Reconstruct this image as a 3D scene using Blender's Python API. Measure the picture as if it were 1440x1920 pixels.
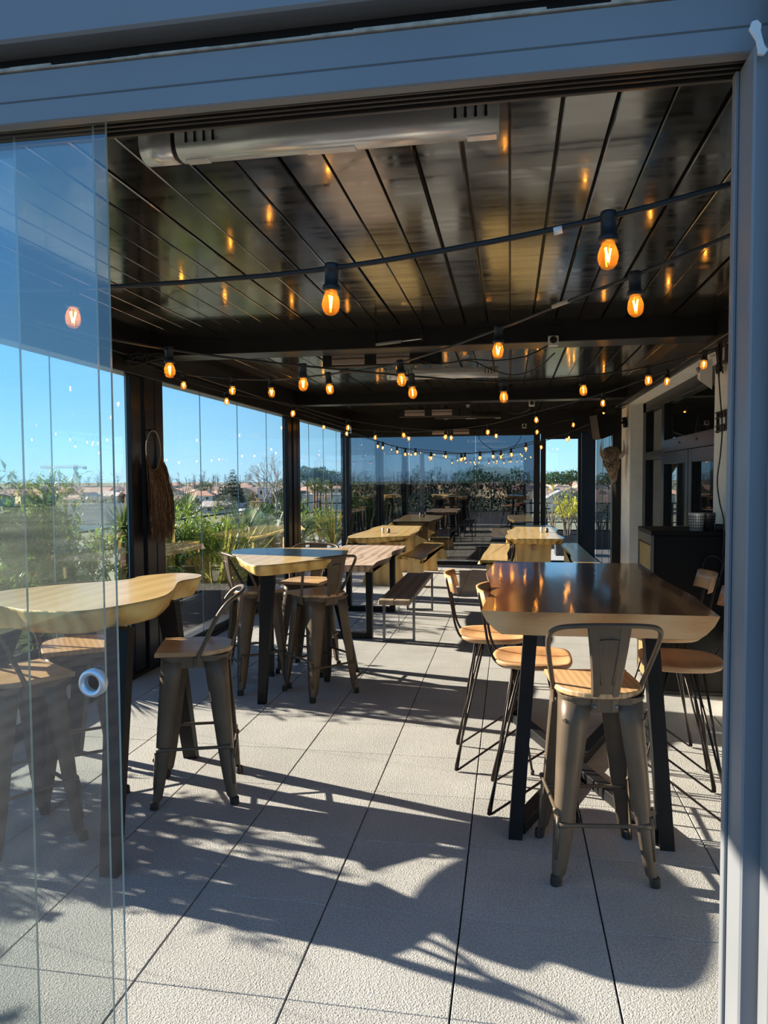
import bpy, bmesh, math, random
from mathutils import Vector, Matrix
import numpy as np

# ------------------------------------------------------------------ camera, sky, sun, exposure
for o in list(bpy.data.objects): bpy.data.objects.remove(o)
SC = bpy.context.scene
COL = SC.collection
FPX, YAW, PITCH, ROLL, EYE = 1371.1, 0.171218, 0.047152, -0.0061064, 1.6
_fw = Vector((-math.sin(YAW)*math.cos(PITCH), math.cos(YAW)*math.cos(PITCH), -math.sin(PITCH)))
_r0 = Vector((math.cos(YAW), math.sin(YAW), 0)); _u0 = _r0.cross(_fw)
_rt = math.cos(ROLL)*_r0 + math.sin(ROLL)*_u0
_up = -math.sin(ROLL)*_r0 + math.cos(ROLL)*_u0
cam_d = bpy.data.cameras.new('camera'); cam = bpy.data.objects.new('camera', cam_d); COL.objects.link(cam)
cam_d.sensor_fit = 'VERTICAL'; cam_d.sensor_height = 36.0; cam_d.sensor_width = 27.0
cam_d.lens = 36.0*FPX/1920.0; cam_d.clip_start = 0.05; cam_d.clip_end = 5000
_m = Matrix((( _rt.x, _up.x, -_fw.x, 0), (_rt.y, _up.y, -_fw.y, 0), (_rt.z, _up.z, -_fw.z, EYE), (0, 0, 0, 1)))
cam.matrix_world = _m
SC.camera = cam
SUN_EL, SUN_AZ = math.radians(23.8), math.radians(-10.6)      # light travels towards +X and a little towards -Y
world = bpy.data.worlds.new('world'); SC.world = world; world.use_nodes = True
wn = world.node_tree.nodes; wl = world.node_tree.links; wn.clear()
wo = wn.new('ShaderNodeOutputWorld'); wb = wn.new('ShaderNodeBackground'); wtc = wn.new('ShaderNodeTexCoord'); wsep = wn.new('ShaderNodeSeparateXYZ'); wr_ = wn.new('ShaderNodeValToRGB')
wl.new(wtc.outputs['Generated'], wsep.inputs[0]); wl.new(wsep.outputs['Z'], wr_.inputs['Fac'])
_e = wr_.color_ramp.elements; _e[0].position = 0.0; _e[0].color = (.52, .85, 1.05, 1); _e[1].position = 1.0; _e[1].color = (.085, .24, .60, 1)
for _p, _c in ((.045, (.40, .79, 1.08)), (.12, (.27, .65, 1.08)), (.28, (.17, .50, 1.0)), (.55, (.12, .36, .82))):
    _k = wr_.color_ramp.elements.new(_p); _k.color = (*_c, 1)
wl.new(wr_.outputs['Color'], wb.inputs['Color']); wl.new(wb.outputs[0], wo.inputs['Surface'])
wb.inputs['Strength'].default_value = 1.0
sun_d = bpy.data.lights.new('sun', 'SUN'); sun = bpy.data.objects.new('sun', sun_d); COL.objects.link(sun)
sun_d.energy = 12.8; sun_d.angle = math.radians(0.53); sun_d.color = (1.0, 0.89, 0.74)
_sd = Vector((math.cos(SUN_EL)*math.cos(SUN_AZ), math.cos(SUN_EL)*math.sin(SUN_AZ), -math.sin(SUN_EL)))
sun.rotation_euler = _sd.to_track_quat('-Z', 'Y').to_euler(); sun.location = (-30, 6, 20)
SC.view_settings.view_transform = 'Standard'; SC.view_settings.look = 'None'
SC.view_settings.gamma = 1.0; SC.view_settings.use_curve_mapping = False
SC.view_settings.exposure = 0.30
SC.cycles.transparent_max_bounces = 40; SC.cycles.max_bounces = 12; SC.cycles.diffuse_bounces = 6
SC.cycles.sample_clamp_indirect = 6.0
try: SC.cycles.use_denoising = True
except Exception: pass

# ------------------------------------------------------------------ helpers
RND = random.Random(7)
def ray(px, py): return _fw + _rt*((px-720)/FPX) - _up*((py-960)/FPX)
def at(px, py, Y): d = ray(px, py); return Vector((0, 0, EYE)) + d*(Y/d.y)
def atX(px, py, X): d = ray(px, py); return Vector((0, 0, EYE)) + d*(X/d.x)
def atZ(px, py, Z): d = ray(px, py); return Vector((0, 0, EYE)) + d*((Z-EYE)/d.z)

class MB:
    def __init__(s): s.v = []; s.f = []; s.m = []; s.sm = []
    def add(s, vs, fs, mi=0, smooth=False):
        b = len(s.v); s.v += [tuple(v) for v in vs]
        for f in fs: s.f.append(tuple(i+b for i in f)); s.m.append(mi); s.sm.append(smooth)
        return s
    def box(s, lo, hi, mi=0, M=None):
        x0, y0, z0 = lo; x1, y1, z1 = hi
        vs = [(x0,y0,z0),(x1,y0,z0),(x1,y1,z0),(x0,y1,z0),(x0,y0,z1),(x1,y0,z1),(x1,y1,z1),(x0,y1,z1)]
        if M is not None: vs = [tuple(M @ Vector(v)) for v in vs]
        return s.add(vs, [(0,3,2,1),(4,5,6,7),(0,1,5,4),(1,2,6,5),(2,3,7,6),(3,0,4,7)], mi)
    def bbox(s, lo, hi, b=0.004, mi=0, M=None):
        """box with chamfered edges"""
        x0, y0, z0 = lo; x1, y1, z1 = hi
        b = min(b, (x1-x0)*.45, (y1-y0)*.45, (z1-z0)*.45)
        vs = []; idx = {}
        for i, x in enumerate((x0, x1)):
            for j, y in enumerate((y0, y1)):
                for k, z in enumerate((z0, z1)):
                    sx = b if i == 0 else -b; sy = b if j == 0 else -b; sz = b if k == 0 else -b
                    for a, p in enumerate(((x, y+sy, z+sz), (x+sx, y, z+sz), (x+sx, y+sy, z))):
                        idx[(i,j,k,a)] = len(vs); vs.append(p)
        if M is not None: vs = [tuple(M @ Vector(v)) for v in vs]
        I = idx; fs = []
        fs.append((I[0,0,0,0],I[0,0,1,0],I[0,1,1,0],I[0,1,0,0])); fs.append((I[1,0,0,0],I[1,1,0,0],I[1,1,1,0],I[1,0,1,0]))
        fs.append((I[0,0,0,1],I[1,0,0,1],I[1,0,1,1],I[0,0,1,1])); fs.append((I[0,1,0,1],I[0,1,1,1],I[1,1,1,1],I[1,1,0,1]))
        fs.append((I[0,0,0,2],I[0,1,0,2],I[1,1,0,2],I[1,0,0,2])); fs.append((I[0,0,1,2],I[1,0,1,2],I[1,1,1,2],I[0,1,1,2]))
        for i in (0,1):
            for j in (0,1): fs.append((I[i,j,0,0],I[i,j,1,0],I[i,j,1,1],I[i,j,0,1]))
        for i in (0,1):
            for k in (0,1): fs.append((I[i,0,k,0],I[i,1,k,0],I[i,1,k,2],I[i,0,k,2]))
        for j in (0,1):
            for k in (0,1): fs.append((I[0,j,k,1],I[1,j,k,1],I[1,j,k,2],I[0,j,k,2]))
        for i in (0,1):
            for j in (0,1):
                for k in (0,1): fs.append((I[i,j,k,0],I[i,j,k,1],I[i,j,k,2]))
        return s.add(vs, fs, mi)
    def tube(s, pts, r, n=8, mi=0, cap=True, smooth=True):
        pts = [Vector(p) for p in pts]; N = len(pts)
        rs = r if isinstance(r, (list, tuple)) else [r]*N
        vs = []; fs = []; up = None
        for i, p in enumerate(pts):
            t = (pts[min(i+1, N-1)] - pts[max(i-1, 0)])
            if t.length < 1e-9: t = Vector((0,0,1))
            t.normalize()
            if up is None: up = Vector((0,0,1)) if abs(t.z) < .9 else Vector((1,0,0))
            a = t.cross(up)
            if a.length < 1e-6: a = t.orthogonal()
            a.normalize(); bb = a.cross(t).normalized(); up = bb
            for k in range(n):
                an = 2*math.pi*k/n
                vs.append(p + a*(math.cos(an)*rs[i]) + bb*(math.sin(an)*rs[i]))
        for i in range(N-1):
            for k in range(n):
                k2 = (k+1) % n; fs.append((i*n+k, i*n+k2, (i+1)*n+k2, (i+1)*n+k))
        s.add(vs, fs, mi, smooth)
        if cap:
            b = len(s.v) - len(vs)
            s.f.append(tuple(b+k for k in range(n-1, -1, -1))); s.m.append(mi); s.sm.append(False)
            s.f.append(tuple(b+(N-1)*n+k for k in range(n))); s.m.append(mi); s.sm.append(False)
        return s
    def lathe(s, prof, n=16, M=None, mi=0, smooth=True):
        vs = []; fs = []
        for r, z in prof:
            for k in range(n):
                an = 2*math.pi*k/n; vs.append(Vector((r*math.cos(an), r*math.sin(an), z)))
        if M is not None: vs = [M @ v for v in vs]
        for i in range(len(prof)-1):
            for k in range(n):
                k2 = (k+1) % n; fs.append((i*n+k, i*n+k2, (i+1)*n+k2, (i+1)*n+k))
        if prof[0][0] > 1e-6: fs.append(tuple(range(n-1, -1, -1)))
        if prof[-1][0] > 1e-6: fs.append(tuple((len(prof)-1)*n+k for k in range(n)))
        return s.add(vs, fs, mi, smooth)
    def prism(s, poly, z0, z1, mi=0, M=None):
        n = len(poly); vs = [Vector((x, y, z0)) for x, y in poly] + [Vector((x, y, z1)) for x, y in poly]
        if M is not None: vs = [M @ v for v in vs]
        fs = [tuple(range(n-1, -1, -1)), tuple(range(n, 2*n))] + [(i, (i+1) % n, n+(i+1) % n, n+i) for i in range(n)]
        return s.add(vs, fs, mi)
    def loft(s, rings, mi=0, smooth=False, closed=True, caps=True, capmi=None):
        n = len(rings[0]); vs = [v for r in rings for v in r]; fs = []
        rng = n if closed else n-1
        for i in range(len(rings)-1):
            for k in range(rng):
                k2 = (k+1) % n; fs.append((i*n+k, i*n+k2, (i+1)*n+k2, (i+1)*n+k))
        b = len(s.v); s.add(vs, fs, mi, smooth)
        if caps:
            s.f.append(tuple(b+k for k in range(n-1, -1, -1))); s.m.append(mi if capmi is None else capmi); s.sm.append(False)
            s.f.append(tuple(b+(len(rings)-1)*n+k for k in range(n))); s.m.append(mi if capmi is None else capmi); s.sm.append(False)
        return s
    def mesh(s, name, mats):
        me = bpy.data.meshes.new(name); me.from_pydata(s.v, [], s.f)
        if not isinstance(mats, (list, tuple)): mats = [mats]
        for m in mats: me.materials.append(m)
        me.polygons.foreach_set('material_index', s.m); me.polygons.foreach_set('use_smooth', s.sm)
        me.update()
        return me
    def build(s, name, mats, parent=None):
        o = bpy.data.objects.new(name, s.mesh(name, mats)); COL.objects.link(o)
        if parent is not None: o.parent = parent
        return o
def empty(name, loc=(0,0,0), rz=0.0):
    o = bpy.data.objects.new(name, None); COL.objects.link(o); o.location = loc; o.rotation_euler = (0, 0, rz); o.empty_display_size = .1
    return o
def tag(o, label=None, cat=None, group=None, kind=None):
    if label: o['label'] = label
    if cat: o['category'] = cat
    if group: o['group'] = group
    if kind: o['kind'] = kind
    return o
def thing(name, label, cat, loc=(0,0,0), rz=0.0, group=None): return tag(empty(name, loc, rz), label, cat, group)
def struct(o, label=None): return tag(o, label, None, None, 'structure')
def dup(o, parent=None):
    c = o.copy(); COL.objects.link(c); c.parent = parent
    for ch in CH.get(o.name, list(o.children)): dup(ch, c)
    return c
CH = {}
def dup_thing(o, loc, rz, label, group=None):
    c = dup(o); c.location = loc; c.rotation_euler = (0, 0, rz); c['label'] = label
    if group: c['group'] = group
    return c
def link_piece(name, me, loc, parent, rot=None, scale=None):
    o = bpy.data.objects.new(name, me); COL.objects.link(o); o.parent = parent; o.location = loc
    if rot: o.rotation_euler = rot
    if scale: o.scale = scale
    return o
def catmull(pts, n=6, closed=False):
    pts = [Vector(p) for p in pts]; N = len(pts); out = []
    rng = N if closed else N-1
    for i in range(rng):
        p0 = pts[(i-1) % N] if closed or i > 0 else pts[0]*2-pts[1]
        p1 = pts[i]; p2 = pts[(i+1) % N]
        p3 = pts[(i+2) % N] if closed or i+2 < N else pts[-1]*2-pts[-2]
        for k in range(n):
            t = k/n
            out.append(.5*((2*p1)+(p2-p0)*t+(2*p0-5*p1+4*p2-p3)*t*t+(3*p1-p0-3*p2+p3)*t*t*t))
    if not closed: out.append(pts[-1])
    return out

# ------------------------------------------------------------------ materials
def _nt(name):
    m = bpy.data.materials.new(name); m.use_nodes = True
    return m, m.node_tree.nodes, m.node_tree.links, m.node_tree.nodes['Principled BSDF']
def pbr(name, col, rough=.5, metal=0.0, spec=.5, noise=0.0, nscale=20, bump=0.0, bscale=80, ior=1.5, coat=0.0, coord='Object'):
    m, n, l, b = _nt(name)
    b.inputs['Base Color'].default_value = (*col, 1); b.inputs['Roughness'].default_value = rough
    b.inputs['Metallic'].default_value = metal; b.inputs['Specular IOR Level'].default_value = spec; b.inputs['IOR'].default_value = ior
    if coat: b.inputs['Coat Weight'].default_value = coat; b.inputs['Coat Roughness'].default_value = .08
    if noise or bump:
        tc = n.new('ShaderNodeTexCoord')
    if noise:
        t = n.new('ShaderNodeTexNoise'); t.inputs['Scale'].default_value = nscale; t.inputs['Detail'].default_value = 6
        l.new(tc.outputs[coord], t.inputs['Vector'])
        r = n.new('ShaderNodeValToRGB'); r.color_ramp.elements[0].position = .3; r.color_ramp.elements[1].position = .7
        r.color_ramp.elements[0].color = (*[max(0, c*(1-noise)) for c in col], 1); r.color_ramp.elements[1].color = (*[min(1, c*(1+noise)) for c in col], 1)
        l.new(t.outputs['Fac'], r.inputs['Fac']); l.new(r.outputs['Color'], b.inputs['Base Color'])
    if bump:
        t2 = n.new('ShaderNodeTexNoise'); t2.inputs['Scale'].default_value = bscale; t2.inputs['Detail'].default_value = 3
        l.new(tc.outputs[coord], t2.inputs['Vector'])
        bp = n.new('ShaderNodeBump'); bp.inputs['Strength'].default_value = bump; bp.inputs['Distance'].default_value = .01
        l.new(t2.outputs['Fac'], bp.inputs['Height']); l.new(bp.outputs['Normal'], b.inputs['Normal'])
    return m
def wood(name, c_dark, c_mid, c_light, rough=.45, scale=(9, 1.2, 9), band=2.2, dist=5.0, bump=.08, coat=0.0, seed=0.0, spec=.5, ww=.30):
    m, n, l, b = _nt(name)
    tc = n.new('ShaderNodeTexCoord'); mp = n.new('ShaderNodeMapping'); mp.inputs['Scale'].default_value = scale; mp.inputs['Location'].default_value = (seed, seed*.7, seed*.3)
    l.new(tc.outputs['Object'], mp.inputs['Vector'])
    n1 = n.new('ShaderNodeTexNoise'); n1.inputs['Scale'].default_value = .55; n1.inputs['Detail'].default_value = 3; l.new(mp.outputs[0], n1.inputs['Vector'])
    w = n.new('ShaderNodeTexWave'); w.wave_type = 'BANDS'; w.bands_direction = 'X'; w.inputs['Scale'].default_value = band*.25
    w.inputs['Distortion'].default_value = dist; w.inputs['Detail'].default_value = 3; w.inputs['Detail Scale'].default_value = .8
    l.new(mp.outputs[0], w.inputs['Vector'])
    mp2 = n.new('ShaderNodeMapping'); mp2.inputs['Scale'].default_value = (scale[0]*14, scale[1]*3, scale[2]*14); l.new(tc.outputs['Object'], mp2.inputs['Vector'])
    n2 = n.new('ShaderNodeTexNoise'); n2.inputs['Scale'].default_value = 1.0; n2.inputs['Detail'].default_value = 4; l.new(mp2.outputs[0], n2.inputs['Vector'])
    a = n.new('ShaderNodeMath'); a.operation = 'MULTIPLY_ADD'; a.inputs[1].default_value = ww; l.new(w.outputs['Fac'], a.inputs[0])
    s1 = n.new('ShaderNodeMath'); s1.operation = 'MULTIPLY'; s1.inputs[1].default_value = 1.0-ww; l.new(n1.outputs['Fac'], s1.inputs[0]); l.new(s1.outputs[0], a.inputs[2])
    a2 = n.new('ShaderNodeMath'); a2.operation = 'MULTIPLY_ADD'; a2.inputs[1].default_value = .25; l.new(n2.outputs['Fac'], a2.inputs[0]); l.new(a.outputs[0], a2.inputs[2])
    r = n.new('ShaderNodeValToRGB'); e = r.color_ramp.elements
    e[0].position = .32; e[0].color = (*c_dark, 1); e[1].position = .82; e[1].color = (*c_light, 1)
    em = r.color_ramp.elements.new(.55); em.color = (*c_mid, 1)
    l.new(a2.outputs[0], r.inputs['Fac']); l.new(r.outputs['Color'], b.inputs['Base Color'])
    b.inputs['Roughness'].default_value = rough; b.inputs['Specular IOR Level'].default_value = spec
    if coat: b.inputs['Coat Weight'].default_value = coat; b.inputs['Coat Roughness'].default_value = .07
    bp = n.new('ShaderNodeBump'); bp.inputs['Strength'].default_value = bump; bp.inputs['Distance'].default_value = .01
    l.new(a2.outputs[0], bp.inputs['Height']); l.new(bp.outputs['Normal'], b.inputs['Normal'])
    if coat: l.new(bp.outputs['Normal'], b.inputs['Coat Normal'])
    return m
def glass(name, tint=(.93, .97, .96), ior=1.5, rough=0.0, boost=1.0, base=0.0):
    m, n, l, b = _nt(name); n.remove(b); out = n['Material Output']
    tr = n.new('ShaderNodeBsdfTransparent'); tr.inputs['Color'].default_value = (*tint, 1)
    gl = n.new('ShaderNodeBsdfGlossy'); gl.inputs['Roughness'].default_value = rough; gl.inputs['Color'].default_value = (.95, .97, 1, 1)
    fr = n.new('ShaderNodeFresnel'); fr.inputs['IOR'].default_value = ior
    mu = n.new('ShaderNodeMath'); mu.operation = 'MULTIPLY_ADD'; mu.inputs[1].default_value = boost; mu.inputs[2].default_value = base; mu.use_clamp = True
    mx = n.new('ShaderNodeMixShader')
    ge = n.new('ShaderNodeNewGeometry'); iv = n.new('ShaderNodeMath'); iv.operation = 'SUBTRACT'; iv.inputs[0].default_value = 1.0; l.new(ge.outputs['Backfacing'], iv.inputs[1])
    fm = n.new('ShaderNodeMath'); fm.operation = 'MULTIPLY'; l.new(mu.outputs[0], fm.inputs[0]); l.new(iv.outputs[0], fm.inputs[1])
    l.new(fr.outputs[0], mu.inputs[0]); l.new(fm.outputs[0], mx.inputs[0]); l.new(tr.outputs[0], mx.inputs[1]); l.new(gl.outputs[0], mx.inputs[2]); l.new(mx.outputs[0], out.inputs['Surface'])
    return m
def emis(name, col, s):
    m, n, l, b = _nt(name); b.inputs['Base Color'].default_value = (*col, 1)
    b.inputs['Emission Color'].default_value = (*col, 1); b.inputs['Emission Strength'].default_value = s
    return m
def leafm(name, c1, c2, trans=.35, rough=.4):
    m, n, l, b = _nt(name); out = n['Material Output']
    oi = n.new('ShaderNodeTexCoord'); t = n.new('ShaderNodeTexNoise'); t.inputs['Scale'].default_value = 9; t.inputs['Detail'].default_value = 4
    l.new(oi.outputs['Object'], t.inputs['Vector'])
    r = n.new('ShaderNodeValToRGB'); r.color_ramp.elements[0].position = .35; r.color_ramp.elements[1].position = .65
    r.color_ramp.elements[0].color = (*c1, 1); r.color_ramp.elements[1].color = (*c2, 1)
    l.new(t.outputs['Fac'], r.inputs['Fac']); l.new(r.outputs[0], b.inputs['Base Color']); b.inputs['Roughness'].default_value = rough
    tl = n.new('ShaderNodeBsdfTranslucent'); l.new(r.outputs[0], tl.inputs['Color'])
    mx = n.new('ShaderNodeMixShader'); mx.inputs[0].default_value = trans
    l.new(b.outputs[0], mx.inputs[1]); l.new(tl.outputs[0], mx.inputs[2]); l.new(mx.outputs[0], out.inputs['Surface'])
    return m

M = {}
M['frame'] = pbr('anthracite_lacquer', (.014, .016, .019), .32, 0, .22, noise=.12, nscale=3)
M['frame_skylit'] = pbr('anthracite_lacquer_skylit', (.215, .222, .235), .38, 0, .5, noise=.08, nscale=2)  # same anthracite lacquer, lightened to carry the sky's light in its colour
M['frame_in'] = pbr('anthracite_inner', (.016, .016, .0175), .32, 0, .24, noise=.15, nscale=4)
M['sealant'] = pbr('old_sealant', (.42, .38, .32), .8, noise=.3, nscale=30)
M['track'] = pbr('aluminium_track', (.10, .092, .085), .35, .6)
M['blade'] = None
M['tile'] = None
M['joint'] = pbr('joint_gap', (.012, .012, .013), .9)
M['glass'] = glass('clear_glass', (.975, .99, .988), 1.5, 0, 1.5)
M['glass_door'] = glass('door_glass', (.965, .985, .985), 1.5, 0, 3.3)
M['glass_edge'] = pbr('glass_edge', (.30, .46, .47), .15, 0, .8)
M['screen'] = glass('tinted_screen', (.34, .385, .44), 1.5, .012, 1.9, .10)
M['darkglass'] = pbr('dark_window_glass', (.006, .008, .009), .015, 0, .7, ior=1.55)
M['stucco'] = pbr('stucco', (.90, .845, .75), .9, 0, .2, noise=.06, nscale=6, bump=.55, bscale=120)
M['gun'] = pbr('gunmetal_paint', (.120, .088, .060), .42, .2, .32, noise=.15, nscale=9)
M['black'] = pbr('black_steel', (.009, .009, .0095), .5, .0, .22, noise=.2, nscale=12)
M['blackp'] = pbr('black_plastic', (.008, .008, .009), .5)
M['cord'] = pbr('rubber_cord', (.012, .013, .016), .55)
M['rubber'] = pbr('rubber', (.02, .018, .016), .7)
M['silver'] = pbr('brushed_silver', (.80, .79, .78), .30, .55, noise=.04, nscale=4)
M['white'] = pbr('white_plastic', (.75, .74, .72), .5)
M['grey'] = pbr('grey_box', (.35, .34, .33), .5)
M['chrome'] = pbr('chrome', (.75, .76, .78), .12, 1.0)
M['wire'] = pbr('dark_wire', (.035, .026, .022), .35, .6)
M['rawsteel'] = pbr('raw_steel', (.16, .165, .175), .38, .8, noise=.2, nscale=20)
M['seat'] = wood('oak_seat', (.36, .20, .09), (.50, .30, .14), (.60, .39, .20), .42, (18, 2.5, 18), 2.4, 3.5, .05)
M['seat_ash'] = wood('acacia_seat', (.34, .17, .07), (.52, .29, .13), (.66, .41, .20), .38, (2.6, 12, 12), 1.8, 4.5, .06, seed=3)
M['pale'] = wood('pale_live_edge', (.42, .25, .075), (.56, .37, .13), (.63, .45, .19), .34, (4.0, 1.2, 4.0), 2.6, 9.0, .05, .25, seed=1.0, ww=.22)
M['pale_edge'] = wood('pale_bark_edge', (.34, .18, .045), (.64, .40, .115), (.76, .54, .20), .55, (6, 6, 1.6), 2.4, 7, .6, seed=5)
M['pale_raw'] = wood('pale_trestle', (.46, .28, .09), (.64, .42, .15), (.74, .54, .24), .5, (4, 4, 2.2), 2.2, 5.5, .08, seed=8)
M['dark_top'] = wood('varnished_dark', (.065, .018, .005), (.21, .066, .016), (.50, .21, .055), .24, (3.4, .9, 3.4), 2.2, 8.5, .09, .8, seed=2, ww=.34)
M['dark_edge'] = wood('varnished_tan_edge', (.40, .175, .06), (.66, .33, .12), (.78, .47, .22), .42, (2.0, 8, 14), 1.8, 5.0, .10, seed=4)
M['streak'] = wood('streaked_wood', (.19, .115, .075), (.50, .36, .26), (.62, .47, .36), .45, (4.2, 1.1, 4.2), 3.0, 13.0, .06, .1, seed=9, ww=.30)
M['streak_edge'] = wood('streaked_edge', (.15, .09, .06), (.32, .21, .14), (.48, .34, .24), .6, (8, 8, 3), 2.2, 4, .3, seed=11)
M['oldwood'] = wood('weathered_board', (.21, .15, .10), (.31, .23, .155), (.39, .30, .21), .6, (5, 1.0, 5), 2.3, 6, .12, seed=6)
M['raffia'] = pbr('raffia', (.20, .105, .05), .7, noise=.5, nscale=30); M['raffia_dark'] = pbr('raffia_dark', (.07, .035, .018), .8, noise=.4, nscale=30)
M['drift'] = wood('driftwood', (.05, .03, .018), (.15, .098, .06), (.27, .20, .14), .75, (10, 10, 2.5), 2.2, 5, .4, seed=13)
M['horn'] = pbr('horn', (.48, .38, .29), .5, noise=.2, nscale=20)
M['brass'] = pbr('gold_front', (.42, .30, .11), .38, .5, noise=.2, nscale=5)
M['cabinet'] = pbr('cabinet_black', (.004, .004, .0045), .45, 0, .15)
M['cabtrim'] = pbr('cabinet_trim', (.10, .098, .088), .4, .3)
M['filament'] = emis('filament', (1.0, .50, .10), 65.0)
def bulb_mat():
    m = glass('amber_bulb', (1.0, .78, .48), 1.4, 0.0, 1.0, .01); n = m.node_tree.nodes; l = m.node_tree.links; out = n['Material Output']
    src = out.inputs['Surface'].links[0].from_socket; tl = n.new('ShaderNodeBsdfTranslucent'); tl.inputs['Color'].default_value = (1.0, .50, .13, 1)
    mx = n.new('ShaderNodeMixShader'); mx.inputs[0].default_value = .15; l.new(src, mx.inputs[1]); l.new(tl.outputs[0], mx.inputs[2]); l.new(mx.outputs[0], out.inputs['Surface'])
    return m
M['bulb'] = bulb_mat()
M['element'] = pbr('heater_element', (.40, .28, .23), .35, .7)
M['reflector'] = pbr('heater_reflector', (.78, .64, .57), .4, .5)
M['dimmed_floor'] = wood('dimmed_terrace_floor', (.03, .027, .024), (.05, .045, .04), (.07, .064, .058), .8, (3, 30, 3), 2.0, 2, .2, seed=23)  # made-up dark boards, keep reflections of the unseen floor dim
M['soil'] = pbr('soil', (.05, .035, .022), .95, noise=.4, nscale=20)
def blade_mat():
    m, n, l, b = _nt('louver_lacquer')
    tc = n.new('ShaderNodeTexCoord'); mp = n.new('ShaderNodeMapping'); mp.inputs['Scale'].default_value = (1.6, 14, 3); l.new(tc.outputs['Object'], mp.inputs[0])
    t = n.new('ShaderNodeTexNoise'); t.inputs['Scale'].default_value = 2.0; t.inputs['Detail'].default_value = 5; l.new(mp.outputs[0], t.inputs[0])
    r = n.new('ShaderNodeValToRGB'); r.color_ramp.elements[0].color = (.016, .016, .015, 1); r.color_ramp.elements[1].color = (.036, .035, .032, 1)
    r.color_ramp.elements[0].position = .3; r.color_ramp.elements[1].position = .75
    l.new(t.outputs[0], r.inputs[0]); l.new(r.outputs[0], b.inputs['Base Color'])
    rr = n.new('ShaderNodeMapRange'); rr.inputs[1].default_value = .3; rr.inputs[2].default_value = .75; rr.inputs[3].default_value = .07; rr.inputs[4].default_value = .17
    l.new(t.outputs[0], rr.inputs[0]); l.new(rr.outputs[0], b.inputs['Roughness'])
    b.inputs['IOR'].default_value = 2.1; b.inputs['Specular IOR Level'].default_value = .65
    t2 = n.new('ShaderNodeTexNoise'); t2.inputs['Scale'].default_value = 2.6; t2.inputs['Detail'].default_value = 3; l.new(tc.outputs['Object'], t2.inputs[0])
    bp = n.new('ShaderNodeBump'); bp.inputs['Strength'].default_value = .10; bp.inputs['Distance'].default_value = .01; l.new(t2.outputs[0], bp.inputs['Height']); l.new(bp.outputs[0], b.inputs['Normal'])
    return m
M['blade'] = blade_mat()
def tile_mat():
    m, n, l, b = _nt('terrazzo_paver')
    tc = n.new('ShaderNodeTexCoord'); geo = n.new('ShaderNodeNewGeometry'); oi = n.new('ShaderNodeObjectInfo')
    v = n.new('ShaderNodeTexVoronoi'); v.inputs['Scale'].default_value = 190; l.new(geo.outputs['Position'], v.inputs['Vector'])
    t = n.new('ShaderNodeTexNoise'); t.inputs['Scale'].default_value = 130; t.inputs['Detail'].default_value = 3; l.new(geo.outputs['Position'], t.inputs['Vector'])
    t3 = n.new('ShaderNodeTexNoise'); t3.inputs['Scale'].default_value = 2.5; t3.inputs['Detail'].default_value = 6; l.new(geo.outputs['Position'], t3.inputs['Vector'])
    r = n.new('ShaderNodeValToRGB'); r.color_ramp.elements[0].position = .25; r.color_ramp.elements[1].position = .78
    r.color_ramp.elements[0].color = (.27, .262, .245, 1); r.color_ramp.elements[1].color = (.53, .515, .485, 1); l.new(t.outputs[0], r.inputs[0])
    mr = n.new('ShaderNodeMapRange'); mr.inputs[1].default_value = .3; mr.inputs[2].default_value = .7; mr.inputs[3].default_value = .88; mr.inputs[4].default_value = 1.06; l.new(t3.outputs[0], mr.inputs[0])
    mr2 = n.new('ShaderNodeMapRange'); mr2.inputs[3].default_value = .95; mr2.inputs[4].default_value = 1.04; l.new(oi.outputs['Random'], mr2.inputs[0])
    mu = n.new('ShaderNodeMath'); mu.operation = 'MULTIPLY'; l.new(mr.outputs[0], mu.inputs[0]); l.new(mr2.outputs[0], mu.inputs[1])
    vm = n.new('ShaderNodeVectorMath'); vm.operation = 'SCALE'; l.new(r.outputs[0], vm.inputs[0]); l.new(mu.outputs[0], vm.inputs['Scale'])
    l.new(vm.outputs[0], b.inputs['Base Color']); b.inputs['Roughness'].default_value = .85; b.inputs['Specular IOR Level'].default_value = .3
    ad = n.new('ShaderNodeMath'); ad.operation = 'ADD'; l.new(v.outputs['Distance'], ad.inputs[0]); l.new(t.outputs[0], ad.inputs[1])
    bp = n.new('ShaderNodeBump'); bp.inputs['Strength'].default_value = .55; bp.inputs['Distance'].default_value = .004; l.new(ad.outputs[0], bp.inputs['Height']); l.new(bp.outputs[0], b.inputs['Normal'])
    return m
M['tile'] = tile_mat()
# ------------------------------------------------------------------ the setting
XL, XR, YF, YB = -3.0, 1.55, 1.5, 13.35
TS, TX0, TY0 = .50285, -.6767, 2.0912
CZ = 2.75
# floor: dark bed with one paver per tile
fl = MB().box((XL-.1, 1.45, -.06), (XR+.02, YB+.1, -.022)).build('floor', M['joint']); struct(fl)
_tile_cache = {}
def add_tile(x0, x1, y0, y1, dz):
    key = (round(x1-x0, 3), round(y1-y0, 3))
    if key not in _tile_cache:
        w, d = key; _tile_cache[key] = MB().bbox((0, 0, -.02), (w, d, 0), .0018).mesh('tile', M['tile'])
    link_piece('tile', _tile_cache[key], (x0, y0, dz), fl)
for i in range(-5, 5):
    for j in range(-1, 23):
        x0 = TX0+i*TS+.0030; x1 = TX0+(i+1)*TS-.0030; y0 = TY0+j*TS+.0014; y1 = TY0+(j+1)*TS-.0014
        x0 = max(x0, XL+.02); x1 = min(x1, XR-.002); y1 = min(y1, YB-.02); y0 = max(y0, 1.60)
        if x1-x0 < .03 or y1-y0 < .03: continue
        add_tile(x0, x1, y0, y1, RND.uniform(-.0012, .0004))
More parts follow.
